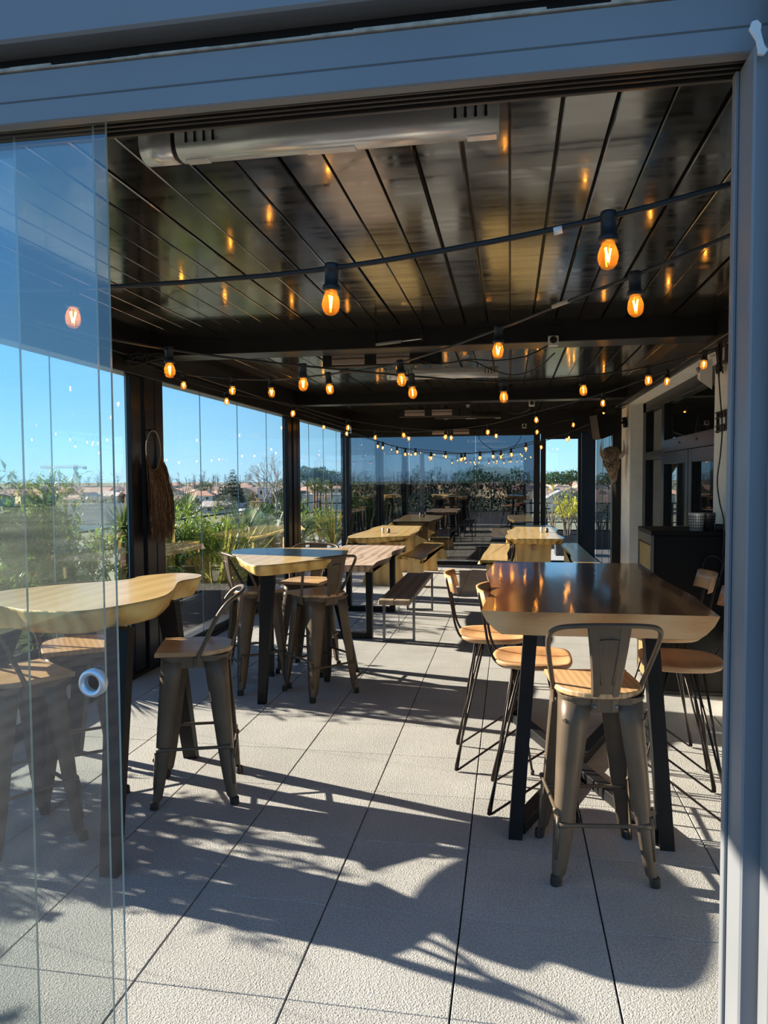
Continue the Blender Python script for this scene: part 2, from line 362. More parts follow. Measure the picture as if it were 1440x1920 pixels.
# terrace outside, on the building's body
struct(MB().box((-5.3, -9.0, -.3), (6.0, 1.45, -.03)).build('floor_front_dimmed', M['dimmed_floor']))  # unseen floor in front, coloured dark to dim its reflection in the door
ts = MB().box((-5.3, 1.45, -.3), (XL-.1, 20, -.03)).box((XL-.1, YB+.1, -.3), (6.0, 20, -.03)).box((XR+.02, 10.9, -.3), (6.0, YB+.1, -.03)).build('floor_terrace', M['tile']); struct(ts)
bb = MB().box((-5.25, -9.0, -6.6), (6.0, 20, -.3)).build('wall_basement', M['stucco']); struct(bb)

# ceiling: unseen plate added to stop light between the blades; louvers of three bays
ce = MB().box((XL-.1, 1.62, CZ+.035), (XR+.12, YB+.1, CZ+.09)).build('ceiling', M['frame_in']); struct(ce)
for (y0, y1) in ((1.665, 5.62), (5.90, 9.76), (10.04, YB-.06)):
    me = MB().bbox((.004, y0, CZ), (.160, y1, CZ+.03), .004).mesh('louver_blade', M['blade'])
    for k in range(-18, 9):
        x = -.006+.164*k
        if x < XL+.10 or x+.164 > XR-.05: continue
        link_piece('louver_blade', me, (x, 0, RND.uniform(-.0015, .0015)), ce, rot=(0, RND.uniform(-.0025, .0025), 0))
    # end cover strip where the blades meet the beam
    MB().box((XL+.1, y1-.015, CZ-.03), (XR-.04, y1+.01, CZ+.03)).build('blade_end_strip', M['frame_in'], ce)
# beams and posts
def beam(name, lo, hi, mat='frame_in', b=.006): return struct(MB().bbox(lo, hi, b).build(name, M[mat]))
beam('trim_1', (XL-.10, 1.62, 2.55), (XL+.10, YB+.1, CZ+.1))               # left gutter beam
beam('trim_2', (XL-.08, 1.62, 2.43), (XL+.06, YB+.05, 2.548))              # left glazing header
beam('trim_3', (XR-.10, 1.70, 2.56), (XR+.06, YB+.1, CZ+.1))               # beam along the building
beam('trim_4', (XL+.1, 5.62, 2.60), (XR-.10, 5.90, CZ+.1))                 # cross beams
beam('trim_5', (XL+.1, 9.76, 2.60), (XR-.10, 10.04, CZ+.1))
beam('trim_6', (XL+.1, YB-.10, 2.36), (XR-.10, YB+.08, CZ+.1))
# inner lips on the cross beams (the lighter reflecting underside strip)
beam('trim_7', (XL+.1, 5.905, 2.63), (XR-.1, 5.98, 2.70)); beam('trim_8', (XL+.1, 10.045, 2.63), (XR-.1, 10.12, 2.70))
for n_, y in ((9, 5.60), (10, 9.76)):
    p = struct(MB().bbox((XL-.11, y, 0), (XL+.05, y+.16, 2.56), .006).bbox((XL-.06, y+.16, 0), (XL+.055, y+.31, 2.56), .006).build('trim_%d' % n_, M['frame_in']))
    MB().bbox((XL-.02, y-.20, .05), (XL+.035, y-.04, 2.43), .004).build('end_profile', M['frame'], p)
struct(MB().bbox((XL-.1, YB-.1, 0), (XL+.06, YB+.08, 2.56), .006).build('trim_11', M['frame_in']))
struct(MB().bbox((XL-.1, 1.42, 0), (XL+.06, 1.62, 2.9), .006).build('trim_12', M['frame_skylit']))
# left bottom rail
struct(MB().bbox((XL-.06, 1.62, -.02), (XL+.045, YB-.1, .03), .004).bbox((XL-.035, 1.62, .03), (XL+.02, YB-.1, .055), .003).build('baseboard_left', M['frame_in']))
def pane(name, lo, hi, axis, parent, mat='glass'):
    """sheet of glass with greenish edges; axis = thin direction"""
    x0, y0, z0 = lo; x1, y1, z1 = hi
    mb = MB(); mb.box(lo, hi)
    # faces order: bottom, top, -y, +x, +y, -x
    edge = {0: (0, 1, 2, 4), 1: (0, 1, 3, 5)}[axis]
    for e in edge: mb.m[e] = 1
    return mb.build(name, [M[mat], M['glass_edge']], parent)
def glazed_bay(idx, y0, y1, cuts):
    w = struct(MB().bbox((XL-.03, y0, .05), (XL+.015, y1, .075), .002).build('window_%d' % idx, M['frame_in']))
    ys = [y0]+list(cuts)+[y1]
    for k in range(len(ys)-1):
        pane('glass_panel', (XL-.010, ys[k]+.002, .06), (XL-.002, ys[k+1]-.002, 2.44), 0, w)
    return w
glazed_bay(1, 1.62, 5.58, (2.48, 3.45, 4.43, 5.40))
glazed_bay(2, 5.92, 9.74, (6.805, 7.80, 8.786, 9.60))
glazed_bay(3, 10.08, YB-.1, (10.74, 11.61, 12.51))
# back wall: tinted screen, door frame and door
w4 = struct(MB().bbox((XL+.06, YB-.05, -.02), (.42, YB+.05, .06), .004).bbox((XL+.06, YB-.05, 2.34), (.42, YB+.05, 2.42), .004).build('window_4', M['frame_in']))
for a, b_ in ((XL+.06, -1.83), (-1.83, -.62), (-.62, .42)):
    pane('tinted_panel', (a+.002, YB-.004, .05), (b_-.002, YB+.004, 2.35), 1, w4, 'screen')
beam('trim_13', (.41, YB-.07, 0), (.52, YB+.07, 2.5)); beam('trim_14', (1.235, YB-.09, 0), (1.47, YB+.09, 2.56), 'frame')
d2 = struct(MB().bbox((.53, YB-.045, 0), (.62, YB+.03, 2.36), .004).bbox((1.175, YB-.045, 0), (1.23, YB+.03, 2.36), .004).bbox((.62, YB-.045, 2.26), (1.175, YB+.03, 2.36), .004).bbox((.62, YB-.045, 0), (1.175, YB+.03, .10), .004).build('door_2', M['frame_in']))
pane('door_pane', (.62, YB-.012, .10), (1.175, YB-.004, 2.26), 1, d2)
h = MB(); h.bbox((.565, YB-.06, .93), (.600, YB-.045, 1.10), .004); h.tube([(.583, YB-.06, 1.03), (.583, YB-.10, 1.03), (.600, YB-.11, 1.03), (.70, YB-.11, 1.03)], .010, 8); h.build('door_handle', M['blackp'], d2)
# right end glazing between the corner and the building
w5 = struct(MB().bbox((1.44, 10.82, 0), (1.52, YB-.1, .06), .004).bbox((1.44, 10.82, 2.43), (1.52, YB-.1, 2.56), .004).bbox((1.43, 10.815, 0), (1.66, 11.0, 2.60), .004).build('window_5', M['frame_in']))
for a, b_ in ((11.0, 11.55), (11.55, 12.35), (12.35, YB-.11)):
    pane('glass_panel', (1.476, a+.002, .06), (1.484, b_-.002, 2.44), 0, w5)
# building wall on the right with a deep opening
OY0, OY1, OZ = 6.02, 10.05, 2.54
wr = MB(); wr.box((XR, 1.75, -.05), (XR+.5, OY0, 3.3)); wr.box((XR, OY1, -.05), (XR+.5, 10.82, 3.3)); wr.box((XR, OY0, OZ), (XR+.5, OY1, 3.3)); wr.box((XR+.32, OY0, -.05), (XR+.5, OY1, OZ))
struct(wr.build('wall_right', M['stucco']))
# recessed window and French door
WX = XR+.21
def fy(y0, y1, z0, z1, dx=.05, b=.004): return ((WX-dx, y0, z0), (WX+.04, y1, z1), b)
mb = MB()
for a in (fy(OY0, OY0+.17, 0, OZ), fy(OY1-.20, OY1, 0, OZ), fy(OY0, OY1, OZ-.13, OZ), fy(OY0, OY1, 0, .08), fy(8.72, 8.86, 0, OZ-.13), fy(OY0+.17, 8.72, 1.86, 2.00, .055), fy(8.86, OY1-.20, 1.80, 1.90)): mb.bbox(*a)
w6 = struct(mb.build('window_6', M['frame']))
MB().box((WX, 8.86, .08), (WX+.01, OY1-.2, 1.80)).build('window_pane', M['darkglass'], w6)
MB().box((WX, 8.86, 1.90), (WX+.01, OY1-.2, OZ-.13)).build('window_pane', M['darkglass'], w6)
MB().box((WX, OY0+.17, 2.00), (WX+.01, 8.72, OZ-.13)).build('transom_pane', M['darkglass'], w6)
for (a, b_) in ((OY0+.18, 7.44), (7.46, 8.71)):
    lf = MB()
    for q in ((a, a+.13, .08, 1.855), (b_-.13, b_, .08, 1.855), (a+.13, b_-.13, 1.73, 1.855), (a+.13, b_-.13, .08, .25)):
        lf.bbox((WX-.075, q[0], q[2]), (WX, q[1], q[3]), .004)
    L = lf.build('door_leaf', M['frame'], w6); MB().box((WX-.03, a+.13, .25), (WX-.02, b_-.13, 1.73)).build('leaf_pane', M['darkglass'], L)
for y in (6.6, 7.2, 7.9): MB().bbox((WX-.062, y, 1.93), (WX-.054, y+.05, 1.95), .002).build('drain_cap', M['blackp'], w6)

# front: header with sliding track, jamb, frameless sliding door
hd = MB()
hd.bbox((XL, YF, 2.389), (1.9, YF+.03, 2.436), .003); hd.bbox((XL, YF+.006, 2.438), (1.9, YF+.12, 2.505), .004)
hd.bbox((XL, YF-.035, 2.545), (1.9, YF+.115, 3.5), .006); hd.box((XL, YF+.03, 2.50), (1.9, YF+.115, 2.56), 1)
hdo = struct(hd.build('trim_15', [M['frame_skylit'], M['frame_in']]))
sl = MB(); rr = random.Random(3); x = XL
while x < 1.85:
    w = rr.uniform(.05, .16); t = rr.uniform(.004, .010); sl.bbox((x, YF+.002, 2.505), (x+w+.003, YF+.035, 2.505+t), .0015); x += w
sl.build('sealant_bead', M['sealant'], hdo)
tr = MB()
for k, (a, b_, z) in enumerate(((.030, .040, 2.394), (.050, .056, 2.398), (.069, .075, 2.398), (.088, .094, 2.398), (.105, .115, 2.394))): tr.bbox((XL, YF+a, z), (1.9, YF+b_, 2.45), .0015)
tr.box((XL, YF+.03, 2.425), (1.9, YF+.115, 2.437)); tr.build('sliding_track', M['track'], hdo)
struct(MB().bbox((XL, YF+.115, 2.50), (1.9, YF+.16, CZ+.1), .004).build('trim_17', M['frame_in']))
jb = MB()
jb.bbox((.438, YF-.03, -.03), (.70, YF+.08, 2.388), .004); jb.bbox((.455, YF+.08, -.03), (.70, YF+.16, 2.42), .004); jb.bbox((.470, YF-.10, -.03), (.75, YF-.03, 2.52), .010); jb.bbox((.430, YF+.055, -.03), (.438, YF+.078, 2.385), .002)
jb.bbox((.520, YF-.17, -.03), (.90, YF-.10, 3.5), .008)
struct(jb.build('trim_16', M['frame_skylit']))
sc = MB(); rr = random.Random(5)
prof = [(-.010,.0),(-.016,.010),(-.012,.022),(-.003,.024),(.004,.016),(.003,.004),(.006,-.008),(.010,-.022),(.016,-.030),(.010,-.038),(.000,-.036),(-.001,-.024),(-.004,-.010)]
sc.prism([(a*1.0, b_*1.0) for a, b_ in prof], 0, .006, M=Matrix.Translation(at(1421, 66, YF-.045)) @ Matrix.Rotation(math.radians(90), 4, 'X'))
tag(sc.build('tape_scrap', M['white']), 'torn white tape scrap stuck on the top corner of the door frame', 'tape')
d1 = struct(MB().bbox((XL+.06, YF+.02, -.02), (.44, YF+.12, .012), .003).build('door_1', M['track']))
for (px, yy) in ((214, YF+.045), (190, YF+.0625), (45, YF+.0815), (-330, YF+.0995)):
    xr = at(px, 900, yy).x
    p = pane('sliding_glass', (xr-.86, yy-.004, .012), (xr, yy+.004, 2.41), 1, d1, 'glass_door')
    if px == 214:
        c = at(175, 1280, yy); mm = Matrix.Translation((c.x, yy, c.z)) @ Matrix.Rotation(math.radians(90), 4, 'X')
        MB().lathe([(.0195, -.009), (.024, -.0125), (.030, -.0125), (.0325, -.008), (.0325, .008), (.030, .0125), (.024, .0125), (.0195, .009), (.019, 0), (.0195, -.009)], 32, mm).build('knob_ring', M['silver'], p)
# ------------------------------------------------------------------ furniture
def slab(name, outline, z1, th, mats, parent, inset=.04, wav=.01, seed=1, n=5, rings=6, closed_spline=True, bevel=.006, straight=False):
    """live-edge board: top face, wavy bark sides that run in towards the bottom"""
    oo = []
    for i_, p_ in enumerate(outline):
        if len(p_) == 3:
            c_ = Vector(p_[:2]); a_ = Vector(outline[i_-1][:2]); b2 = Vector(outline[(i_+1) % len(outline)][:2])
            oo += [tuple(c_+(a_-c_).normalized()*.03), tuple(c_+(b2-c_).normalized()*.03)]
        else: oo.append(p_)
    outline = oo
    pts = catmull([(x, y, 0) for x, y in outline], n, True) if closed_spline else [Vector((x, y, 0)) for x, y in outline]
    N = len(pts); c = sum(pts, Vector())/N; rr = random.Random(seed)
    ph = [rr.uniform(0, 6.28) for _ in range(6)]
    nr = []
    for i in range(N):
        t = pts[(i+1) % N]-pts[i-1]; q = Vector((t.y, -t.x, 0)).normalized()
        nr.append(q)
    area = sum(pts[i].x*pts[(i+1) % N].y-pts[(i+1) % N].x*pts[i].y for i in range(N))
    if area < 0: nr = [-q for q in nr]
    R = []
    for k in range(rings+1):
        u = k/rings                                      # 0 bottom, 1 top
        ring = []
        for i, p in enumerate(pts):
            s_ = i/N*6.28318
            off = -inset*(1-u)**1.3 + wav*(math.sin(3*s_+ph[0]+u*2.2)+.7*math.sin(7*s_+ph[1]-u*3)+.5*math.sin(13*s_+ph[2]+u*4))*(1-abs(2*u-1)**3)*.6
            if k == rings: off -= bevel
            q = p+nr[i]*off; ring.append(Vector((q.x, q.y, z1-th*(1-u) - (bevel if (k == rings-1) else 0)*.0)))
        R.append(ring)
    mb = MB(); mb.loft(R, 1, True, True, False)
    b = 0; NN = N
    mb.f.append(tuple(range(NN-1, -1, -1))); mb.m.append(1); mb.sm.append(False)
    mb.f.append(tuple((rings)*NN+k for k in range(NN))); mb.m.append(0); mb.sm.append(False)
    return mb.build(name, mats, parent)
def post(mb, p0, p1, w, d, rz=0.0, taper=1.0):
    """rectangular leg from p0 (top) to p1 (foot)"""
    a = Vector(p0); b_ = Vector(p1); R = []
    for p, k in ((b_, taper), (a, 1.0)):
        ring = []
        for sx, sy in ((-1,-1),(1,-1),(1,1),(-1,1)):
            q = Vector((sx*w*k/2, sy*d*k/2, 0)); q.rotate(Matrix.Rotation(rz, 3, 'Z')); ring.append(p+q)
        R.append(ring)
    return mb.loft(R)

# bar stool -----------------------------------------------------------------
def make_stool(label):
    t = thing('bar_stool', label, 'stool', group='metal bar stools with wooden seats')
    SH = .735; AH = .060                     # seat top of metal, apron height
    def corner(hw, r, n=6):
        """outline of a quarter of a rounded square, first quadrant"""
        return [(hw-r+r*math.cos(a), hw-r+r*math.sin(a)) for a in [math.pi/2*k/n for k in range(n+1)]]
    for sx in (1, -1):
        for sy in (1, -1):
            rings = []
            spec = [(.0, .205, .018, .016), (.035, .202, .018, .018), (.05, .200, .026, .020), (.12, .195, .034, .022), (.26, .186, .044, .026), (.45, .175, .052, .034), (.62, .165, .058, .044), (SH-.005, .160, .060, .052)]
            for z, hw, wing, r in spec:
                arc = corner(hw, r, 5)
                outer = [(hw, max(hw-r-wing, .02))] + arc + [(max(hw-r-wing, .02), hw)]
                th = .0045
                inner = [(x-th, y-th) for x, y in outer]; inner[0] = (outer[0][0]-th, outer[0][1]); inner[-1] = (outer[-1][0], outer[-1][1]-th)
                loop = outer + inner[::-1]
                if sx*sy < 0: loop = loop[::-1]
                rings.append([Vector((x*sx, y*sy, z)) for x, y in loop])
            mb = MB(); mb.loft(rings, 0, True)
            lg = mb.build('leg', M['gun'], t)
            rb = MB(); rb.tube([(sx*.190, sy*.190, .10), (sx*.180, sy*.180, .27)], [.007, .009], 6); rb.build('stiffening_ridge', M['gun'], lg)
            MB().lathe([(.019, 0), (.020, .004), (.019, .034), (.016, .038)], 12, Matrix.Translation((sx*.193, sy*.193, 0))).build('foot_cap', M['rubber'], lg)
    # apron
    def rsq(hw, r, n=5):
        o = []
        for q in range(4):
            for a in [math.pi/2*(q+k/n) for k in range(n+1)]:
                cx = (hw-r)*(1 if q in (0, 3) else -1); cy = (hw-r)*(1 if q in (0, 1) else -1)
                o.append((cx+r*math.cos(a), cy+r*math.sin(a)))
        return o
    ap = MB(); O = [[Vector((x, y, z)) for x, y in rsq(hw, .055)] for z, hw in ((SH-AH, .1595), (SH-.012, .162), (SH-.010, .166), (SH, .166))]
    I = [[Vector((x, y, z)) for x, y in rsq(hw, .052)] for z, hw in ((SH, .160), (SH-AH, .156))]
    ap.loft(O+I+[O[0]], 0, False, True, False); ap.prism(rsq(.160, .052), SH-.010, SH-.006)
    ap.build('apron', M['gun'], t)
    # seat board: flat front, round back
    out = [(-.172, .160), (-.150, .180), (.150, .180), (.172, .160), (.176, .0), (.168, -.070), (.140, -.130), (.080, -.172), (.0, -.184), (-.080, -.172), (-.140, -.130), (-.168, -.070), (-.176, .0)]
    pts = [(p.x, p.y) for p in catmull([(x, y, 0) for x, y in out], 3, True)]
    sb = MB(); R = [[Vector((x*k, y*k, z)) for x, y in pts] for z, k in ((SH, .985), (SH+.004, 1.0), (SH+.018, 1.0), (SH+.023, .985))]
    sb.loft(R, 0, False); sb.build('seat', M['seat'], t)
    # cross brace and footrests
    br = MB()
    for s_ in (1, -1): br.tube([(-.155, -.155*s_, SH-.095), (0, 0, SH-.062-.004*s_), (.155, .155*s_, SH-.095)], .008, 6)
    br.build('cross_brace', M['gun'], t)
    for (a, b_, z) in (((-.178, .186), (.178, .186), .235), ((-.178, -.186), (.178, -.186), .235), ((.186, -.178), (.186, .178), .285), ((-.186, -.178), (-.186, .178), .285)):
        f = MB(); A = Vector((*a, z)); B = Vector((*b_, z)); d = (B-A)
        f.tube([A, A+d*.07, A+d*.10, A+d*.90, A+d*.93, B], [.013, .012, .0085, .0085, .012, .013], 8); f.build('footrest', M['gun'], t)
    # back hoop, splat, bolts
    half = [(.172, -.020, SH-.040), (.176, -.030, SH+.005), (.196, -.075, SH+.10), (.214, -.125, SH+.20), (.212, -.165, SH+.255), (.180, -.205, SH+.285), (.110, -.232, SH+.297), (.0, -.240, SH+.300)]
    path = half + [(-x, y, z) for x, y, z in half[-2::-1]]
    hp = MB(); hp.tube(catmull(path, 5), .0105, 8); hoop = hp.build('back_hoop', M['gun'], t)
    for s_ in (1, -1):
        hp = MB(); hp.bbox((s_*.176-.004, -.045, SH-.055), (s_*.176+.004, -.005, SH-.005), .002); hp.build('hoop_bracket', M['gun'], hoop)
    sp = MB(); rows = []
    for (z, y, w) in ((SH-.05, -.170, .056), (SH-.015, -.172, .055), (SH+.02, -.184, .055), (SH+.10, -.208, .062), (SH+.20, -.228, .073), (SH+.285, -.238, .083), (SH+.298, -.240, .084)):
        rows.append([Vector((-w, y+.010, z)), Vector((-w+.006, y, z)), Vector((-.5*w, y-.003, z)), Vector((-.5*w+.006, y+.001, z)), Vector((.5*w-.006, y+.001, z)), Vector((.5*w, y-.003, z)), Vector((w-.006, y, z)), Vector((w, y+.010, z)),
                     Vector((w-.002, y+.012, z)), Vector((w-.008, y+.004, z)), Vector((-w+.008, y+.004, z)), Vector((-w+.002, y+.012, z))])
    sp.loft(rows); spo = sp.build('back_splat', M['gun'], t)
    em = MB(); em.tube(catmull([(-.022, -.1975, SH+.06), (-.030, -.2165, SH+.14), (-.038, -.2315, SH+.22), (-.032, -.2345, SH+.240), (.032, -.2345, SH+.240), (.038, -.2315, SH+.22), (.030, -.2165, SH+.14), (.022, -.1975, SH+.06)], 4), .004, 5); em.build('embossed_rib', M['gun'], spo)
    for s_ in (1, -1):
        MB().lathe([(.009, 0), (.009, .003), (.005, .006), (0, .006)], 10, Matrix.Translation((s_*.042, -.170, SH-.033)) @ Matrix.Rotation(math.radians(90), 4, 'X')).build('bolt', M['rawsteel'], spo)
    return t
def place(o, x, y, facing, z=0): o.location = (x, y, z); o.rotation_euler = (0, 0, math.radians(facing-90))
st0 = make_stool('metal bar stool at the near end of the dark varnished table, back to us'); place(st0, .345, 3.085, 97)
for (x, y, fc, lab) in (
    (-1.575, 3.475, 198, 'metal bar stool standing right of the pale high table behind the sliding glass door'),
    (-2.13, 2.84, 58, 'metal bar stool cut by the left picture edge, seen through the sliding glass'),
    (-2.20, 3.42, -53, 'metal bar stool half hidden behind the nearest pale high table'),
    (-1.93, 5.34, 38, 'metal bar stool at the left tip of the second pale high table'),
    (-1.40, 5.25, 138, 'metal bar stool with its back to us at the second pale high table'),
    (-1.66, 5.86, 262, 'metal bar stool facing us from behind the second pale high table')):
    o = dup_thing(st0, (0, 0, 0), 0, lab); place(o, x, y, fc)

# wire bar chair --------------------------------------------------------------
def make_wire_chair(label):
    t = thing('bar_chair', label, 'chair', group='bar chairs with round wooden seats on bent wire legs')
    SZ = .715
    out = [(-.155, .165), (0, .185), (.155, .165), (.195, .06), (.19, -.06), (.14, -.16), (0, -.195), (-.14, -.16), (-.19, -.06), (-.195, .06)]
    pts = [(p.x, p.y) for p in catmull([(x, y, 0) for x, y in out], 4, True)]
    R = [[Vector((x*k, y*k, SZ+z)) for x, y in pts] for z, k in ((-.022, .70), (-.018, .86), (-.006, .97), (.006, 1.0), (.014, .985), (.012, .90), (.006, .78), (.002, .5))]
    MB().loft(R, 0, True).build('seat', M['seat_ash'], t)
    # backrest: bent board
    bk = MB(); rows = []
    for k in range(9):
        u = -1+2*k/8; x = u*.155; y = -.235-.0+.045*u*u-.01
        rows.append([Vector((x, y-.010, SZ+.255)), Vector((x, y+.008, SZ+.250)), Vector((x, y-.016, SZ+.345)), Vector((x, y-.032, SZ+.350))])
    bk.loft(rows, 0, True); bk.build('backrest', M['seat_ash'], t)
    for s_ in (1, -1):
        MB().tube(catmull([(s_*.10, .10, SZ-.024), (s_*.105, -.08, SZ-.024), (s_*.105, -.160, SZ-.010), (s_*.100, -.205, SZ+.060), (s_*.095, -.232, SZ+.20), (s_*.092, -.258, SZ+.33)], 5), .0065, 7).build('back_upright', M['wire'], t)
        for q in (0, 1):
            x0 = s_*(.085+.035*q); 
            w = MB(); w.tube(catmull([(x0, -.05-.05*q, SZ-.024), (s_*.195, -.205, .03), (s_*.197, -.206, .008)], 1) if q == 0 else [(x0, -.09, SZ-.024), (s_*.192, -.196, .012)], .0058, 6)
            w.build('leg', M['wire'], t)
        w = MB(); w.tube([(s_*.197, -.206, .008), (s_*.19, -.19, .010), (s_*.165, .165, .265)], .0058, 6); w.build('side_rail', M['wire'], t)
        w = MB(); w.tube([(s_*.09, .06, SZ-.024), (s_*.165, .165, .265), (s_*.195, .205, .01)], .0062, 6); L = w.build('leg', M['wire'], t)
        MB().lathe([(.010, 0), (.010, .022), (.007, .026)], 8, Matrix.Translation((s_*.195, .205, 0))).build('foot_cap', M['rubber'], L)
    MB().tube([(-.165, .167, .265), (.165, .167, .265)], .0062, 6).build('footrest', M['wire'], t)
    MB().bbox((-.12, -.10, SZ-.030), (.12, -.075, SZ-.020), .002).bbox((-.12, .06, SZ-.030), (.12, .085, SZ-.020), .002).build('seat_bracket', M['wire'], t)
    return t
wc0 = make_wire_chair('wire legged bar chair left of the dark table, the one farther from the camera'); place(wc0, -.095, 4.12, 3)
for (x, y, fc, lab) in ((.110, 3.605, -1, 'wire legged bar chair left of the dark table, the one nearer the camera'),
                        (.800, 3.66, 176, 'wire legged bar chair right of the dark table, half hidden by the door frame'),
                        (.850, 4.29, 180, 'wire legged bar chair between the dark table and the black cabinet')):
    o = dup_thing(wc0, (0, 0, 0), 0, lab); place(o, x, y, fc)

# dark varnished table ----------------------------------------------------------
TZ = 1.035
t = thing('dining_table', 'high table with glossy dark varnished slab top and black steel legs', 'table', (.36, 4.05, 0))
x0, x1, ya, yb = -.48, .470, -.955, .87
out = [(x0, ya), (-.2, ya-.006), (.1, ya+.004), (x1, ya+.002), (x1+.02, ya+.5), (x1-.01, ya+1.1), (x1, yb), (.1, yb), (x0+.02, yb), (x0-.02, yb-.6), (x0+.025, ya+.6)]
def side_outline(o, k=4):
    r = []
    for i in range(len(o)):
        a = Vector(o[i]); b_ = Vector(o[(i+1) % len(o)])
        for j in range(k): r.append(tuple(a+(b_-a)*(j/k)))
    return r
mb = MB(); P = side_outline(out, 4); N = len(P); R = []
for u, z in ((1.0, 0), (.62, .22), (.25, .55), (.06, .85), (0, .96), (.004, 1.0)):
    ring = []
    for (x, y) in P:
        dx = -.085*u*(1 if x > 0 else -1)*(abs(x)/.48)**3
        ring.append(Vector((x+dx, y, TZ-.098+.098*z)))
    R.append(ring)
mb.loft(R, 1, False, True, False); mb.f.append(tuple(range(N-1, -1, -1))); mb.m.append(1); mb.sm.append(False)
mb.f.append(tuple(5*N+k for k in range(N))); mb.m.append(0); mb.sm.append(False)
mb.build('table_top', [M['dark_top'], M['dark_edge']], t)
FT = [(-.335, -.805), (.305, -.800), (-.335, .78), (.305, .78)]
for (x, y) in FT:
    l_ = MB(); post(l_, (x*.80, y*.90, TZ-.098), (x, y, 0), .060, .085); l_.build('leg', M['black'], t)
for a, b_ in ((0, 3), (1, 2)):
    A = Vector((*FT[a], 0)); B = Vector((*FT[b_], 0)); d = B-A; an = math.atan2(d.y, d.x); L = d.length
    fb = MB(); fb.bbox((-L/2+.02, -.035, .002), (L/2-.02, .035, .055 if a == 0 else .058), .003, M=Matrix.Translation((A+B)/2) @ Matrix.Rotation(an, 4, 'Z')); fb.build('floor_bar', M['black'], t)

# nearest pale high table
t = thing('high_table', 'nearest high table with thick pale live edge slab, seen partly through sliding glass', 'table', (-2.05, 3.3, 0))
loc = Vector((-2.05, 3.3, 0)); z = 1.05
pxo = [(-60,1140),(0,1137),(50,1144),(140,1146),(217,1137),(300,1120),(326,1106),(338,1090),(372,1083),(378,1077),(345,1074),(313,1075),(262,1080),(230,1087),(100,1097),(0,1108),(-70,1122)]
o_ = [(atZ(x, y, z)-loc) for x, y in pxo]; slab('table_top', [(p.x, p.y) for p in o_], z, .105, [M['pale'], M['pale_edge']], t, .05, .012, 3)
for (a, b_) in (((-1.68, 2.93), (-1.590, 2.655)), ((-1.80, 3.62), (-1.805, 3.885)), ((-2.25, 2.98), (-2.50, 2.72)), ((-2.25, 3.60), (-2.52, 3.86))):
    l_ = MB(); post(l_, (a[0]-loc.x, a[1]-loc.y, z-.10), (b_[0]-loc.x, b_[1]-loc.y, 0), .105, .062, 0, .72); l_.build('leg', M['black'], t)
# second pale high table
t = thing('high_table', 'second high table with thick pale live edge slab, ringed by three metal stools', 'table', (-1.6, 5.1, 0))
loc = Vector((-1.6, 5.1, 0)); z = 1.03
pxo = [(432,1036),(448,1047),(462,1056),(480,1060),(520,1058),(580,1051),(640,1043),(653,1034),(650,1028),(600,1027),(520,1027),(450,1029)]
o_ = [(atZ(x, y, z)-loc) for x, y in pxo]; slab('table_top', [(p.x, p.y) for p in o_], z, .076, [M['pale'], M['pale_edge']], t, .04, .010, 5)
for (a, b_) in (((-1.66, 4.86), (-1.735, 4.905)), ((-1.95, 5.42), (-2.15, 5.60)), ((-1.34, 5.35), (-1.265, 5.86))):
    l_ = MB(); post(l_, (a[0]-loc.x, a[1]-loc.y, z-.072), (b_[0]-loc.x, b_[1]-loc.y, 0), .095, .06, 0, .62); l_.build('leg', M['black'], t)
# streaked dining table on black U frames
t = thing('dining_table', 'dining table with streaked brown slab top on black U frames', 'table', (-1.65, 7.9, 0)); loc = Vector((-1.65, 7.9, 0)); z = .755
o_ = [(-2.04, 6.95, 1), (-1.8, 6.90), (-1.5, 6.88), (-1.30, 6.90, 1), (-1.31, 7.25), (-1.25, 7.7), (-1.32, 8.2), (-1.26, 8.6), (-1.27, 8.93, 1), (-1.6, 8.98), (-2.03, 8.97, 1), (-2.07, 8.4), (-2.0, 7.8), (-2.06, 7.3)]
slab('table_top', [(p_[0]-loc.x, p_[1]-loc.y)+tuple(p_[2:]) for p_ in o_], z, .072, [M['streak'], M['streak_edge']], t, .045, .008, 8, 4)
for y in (7.10, 8.55):
    u = MB(); xa, xb = -1.94-loc.x, -1.35-loc.x; yy = y-loc.y
    for q in (((xa, yy-.04, 0), (xa+.06, yy+.04, z-.072)), ((xb-.06, yy-.04, 0), (xb, yy+.04, z-.072)), ((xa+.06, yy-.04, 0), (xb-.06, yy+.04, .06)), ((xa+.06, yy-.04, z-.085), (xb-.06, yy+.04, z-.072))): u.bbox(*q, .003)
    u.build('leg_frame', M['black'], t)
# weathered bench on raw steel frames
t = thing('bench', 'low bench of weathered boards on thin steel frames with a hanging chain', 'bench', (-1.07, 7.8, 0))
for k in range(2):
    MB().bbox((-.150+.152*k, -1.10, .405), (-.002+.152*k, .88, .455), .006).build('seat_board', M['oldwood'], t)
for y in (-.80, .88):
    u = MB()
    for q in (((-.158, y-.012, 0), (-.134, y+.012, .405)), ((.136, y-.012, 0), (.160, y+.012, .455)), ((-.134, y-.012, 0), (.136, y+.012, .024)), ((-.134, y-.012, .385), (.136, y+.012, .405))): u.bbox(*q, .002)
    u.build('leg_frame', M['rawsteel'], t)
ch = MB(); nl = 9; z0 = .385
for k in range(nl):
    L = .05 if 2 <= k <= 5 else .028; c = Vector((0, -.80, z0-L/2)); z0 -= L*.86; q = []
    for a in range(9):
        an = a/8*6.283; q.append(c+Vector((.009*math.cos(an) if k % 2 else 0, .009*math.cos(an) if not k % 2 else 0, L/2*math.sin(an))))
    ch.tube(q, .0025, 5, 0, False)
ch.build('chain', M['rawsteel'], t)

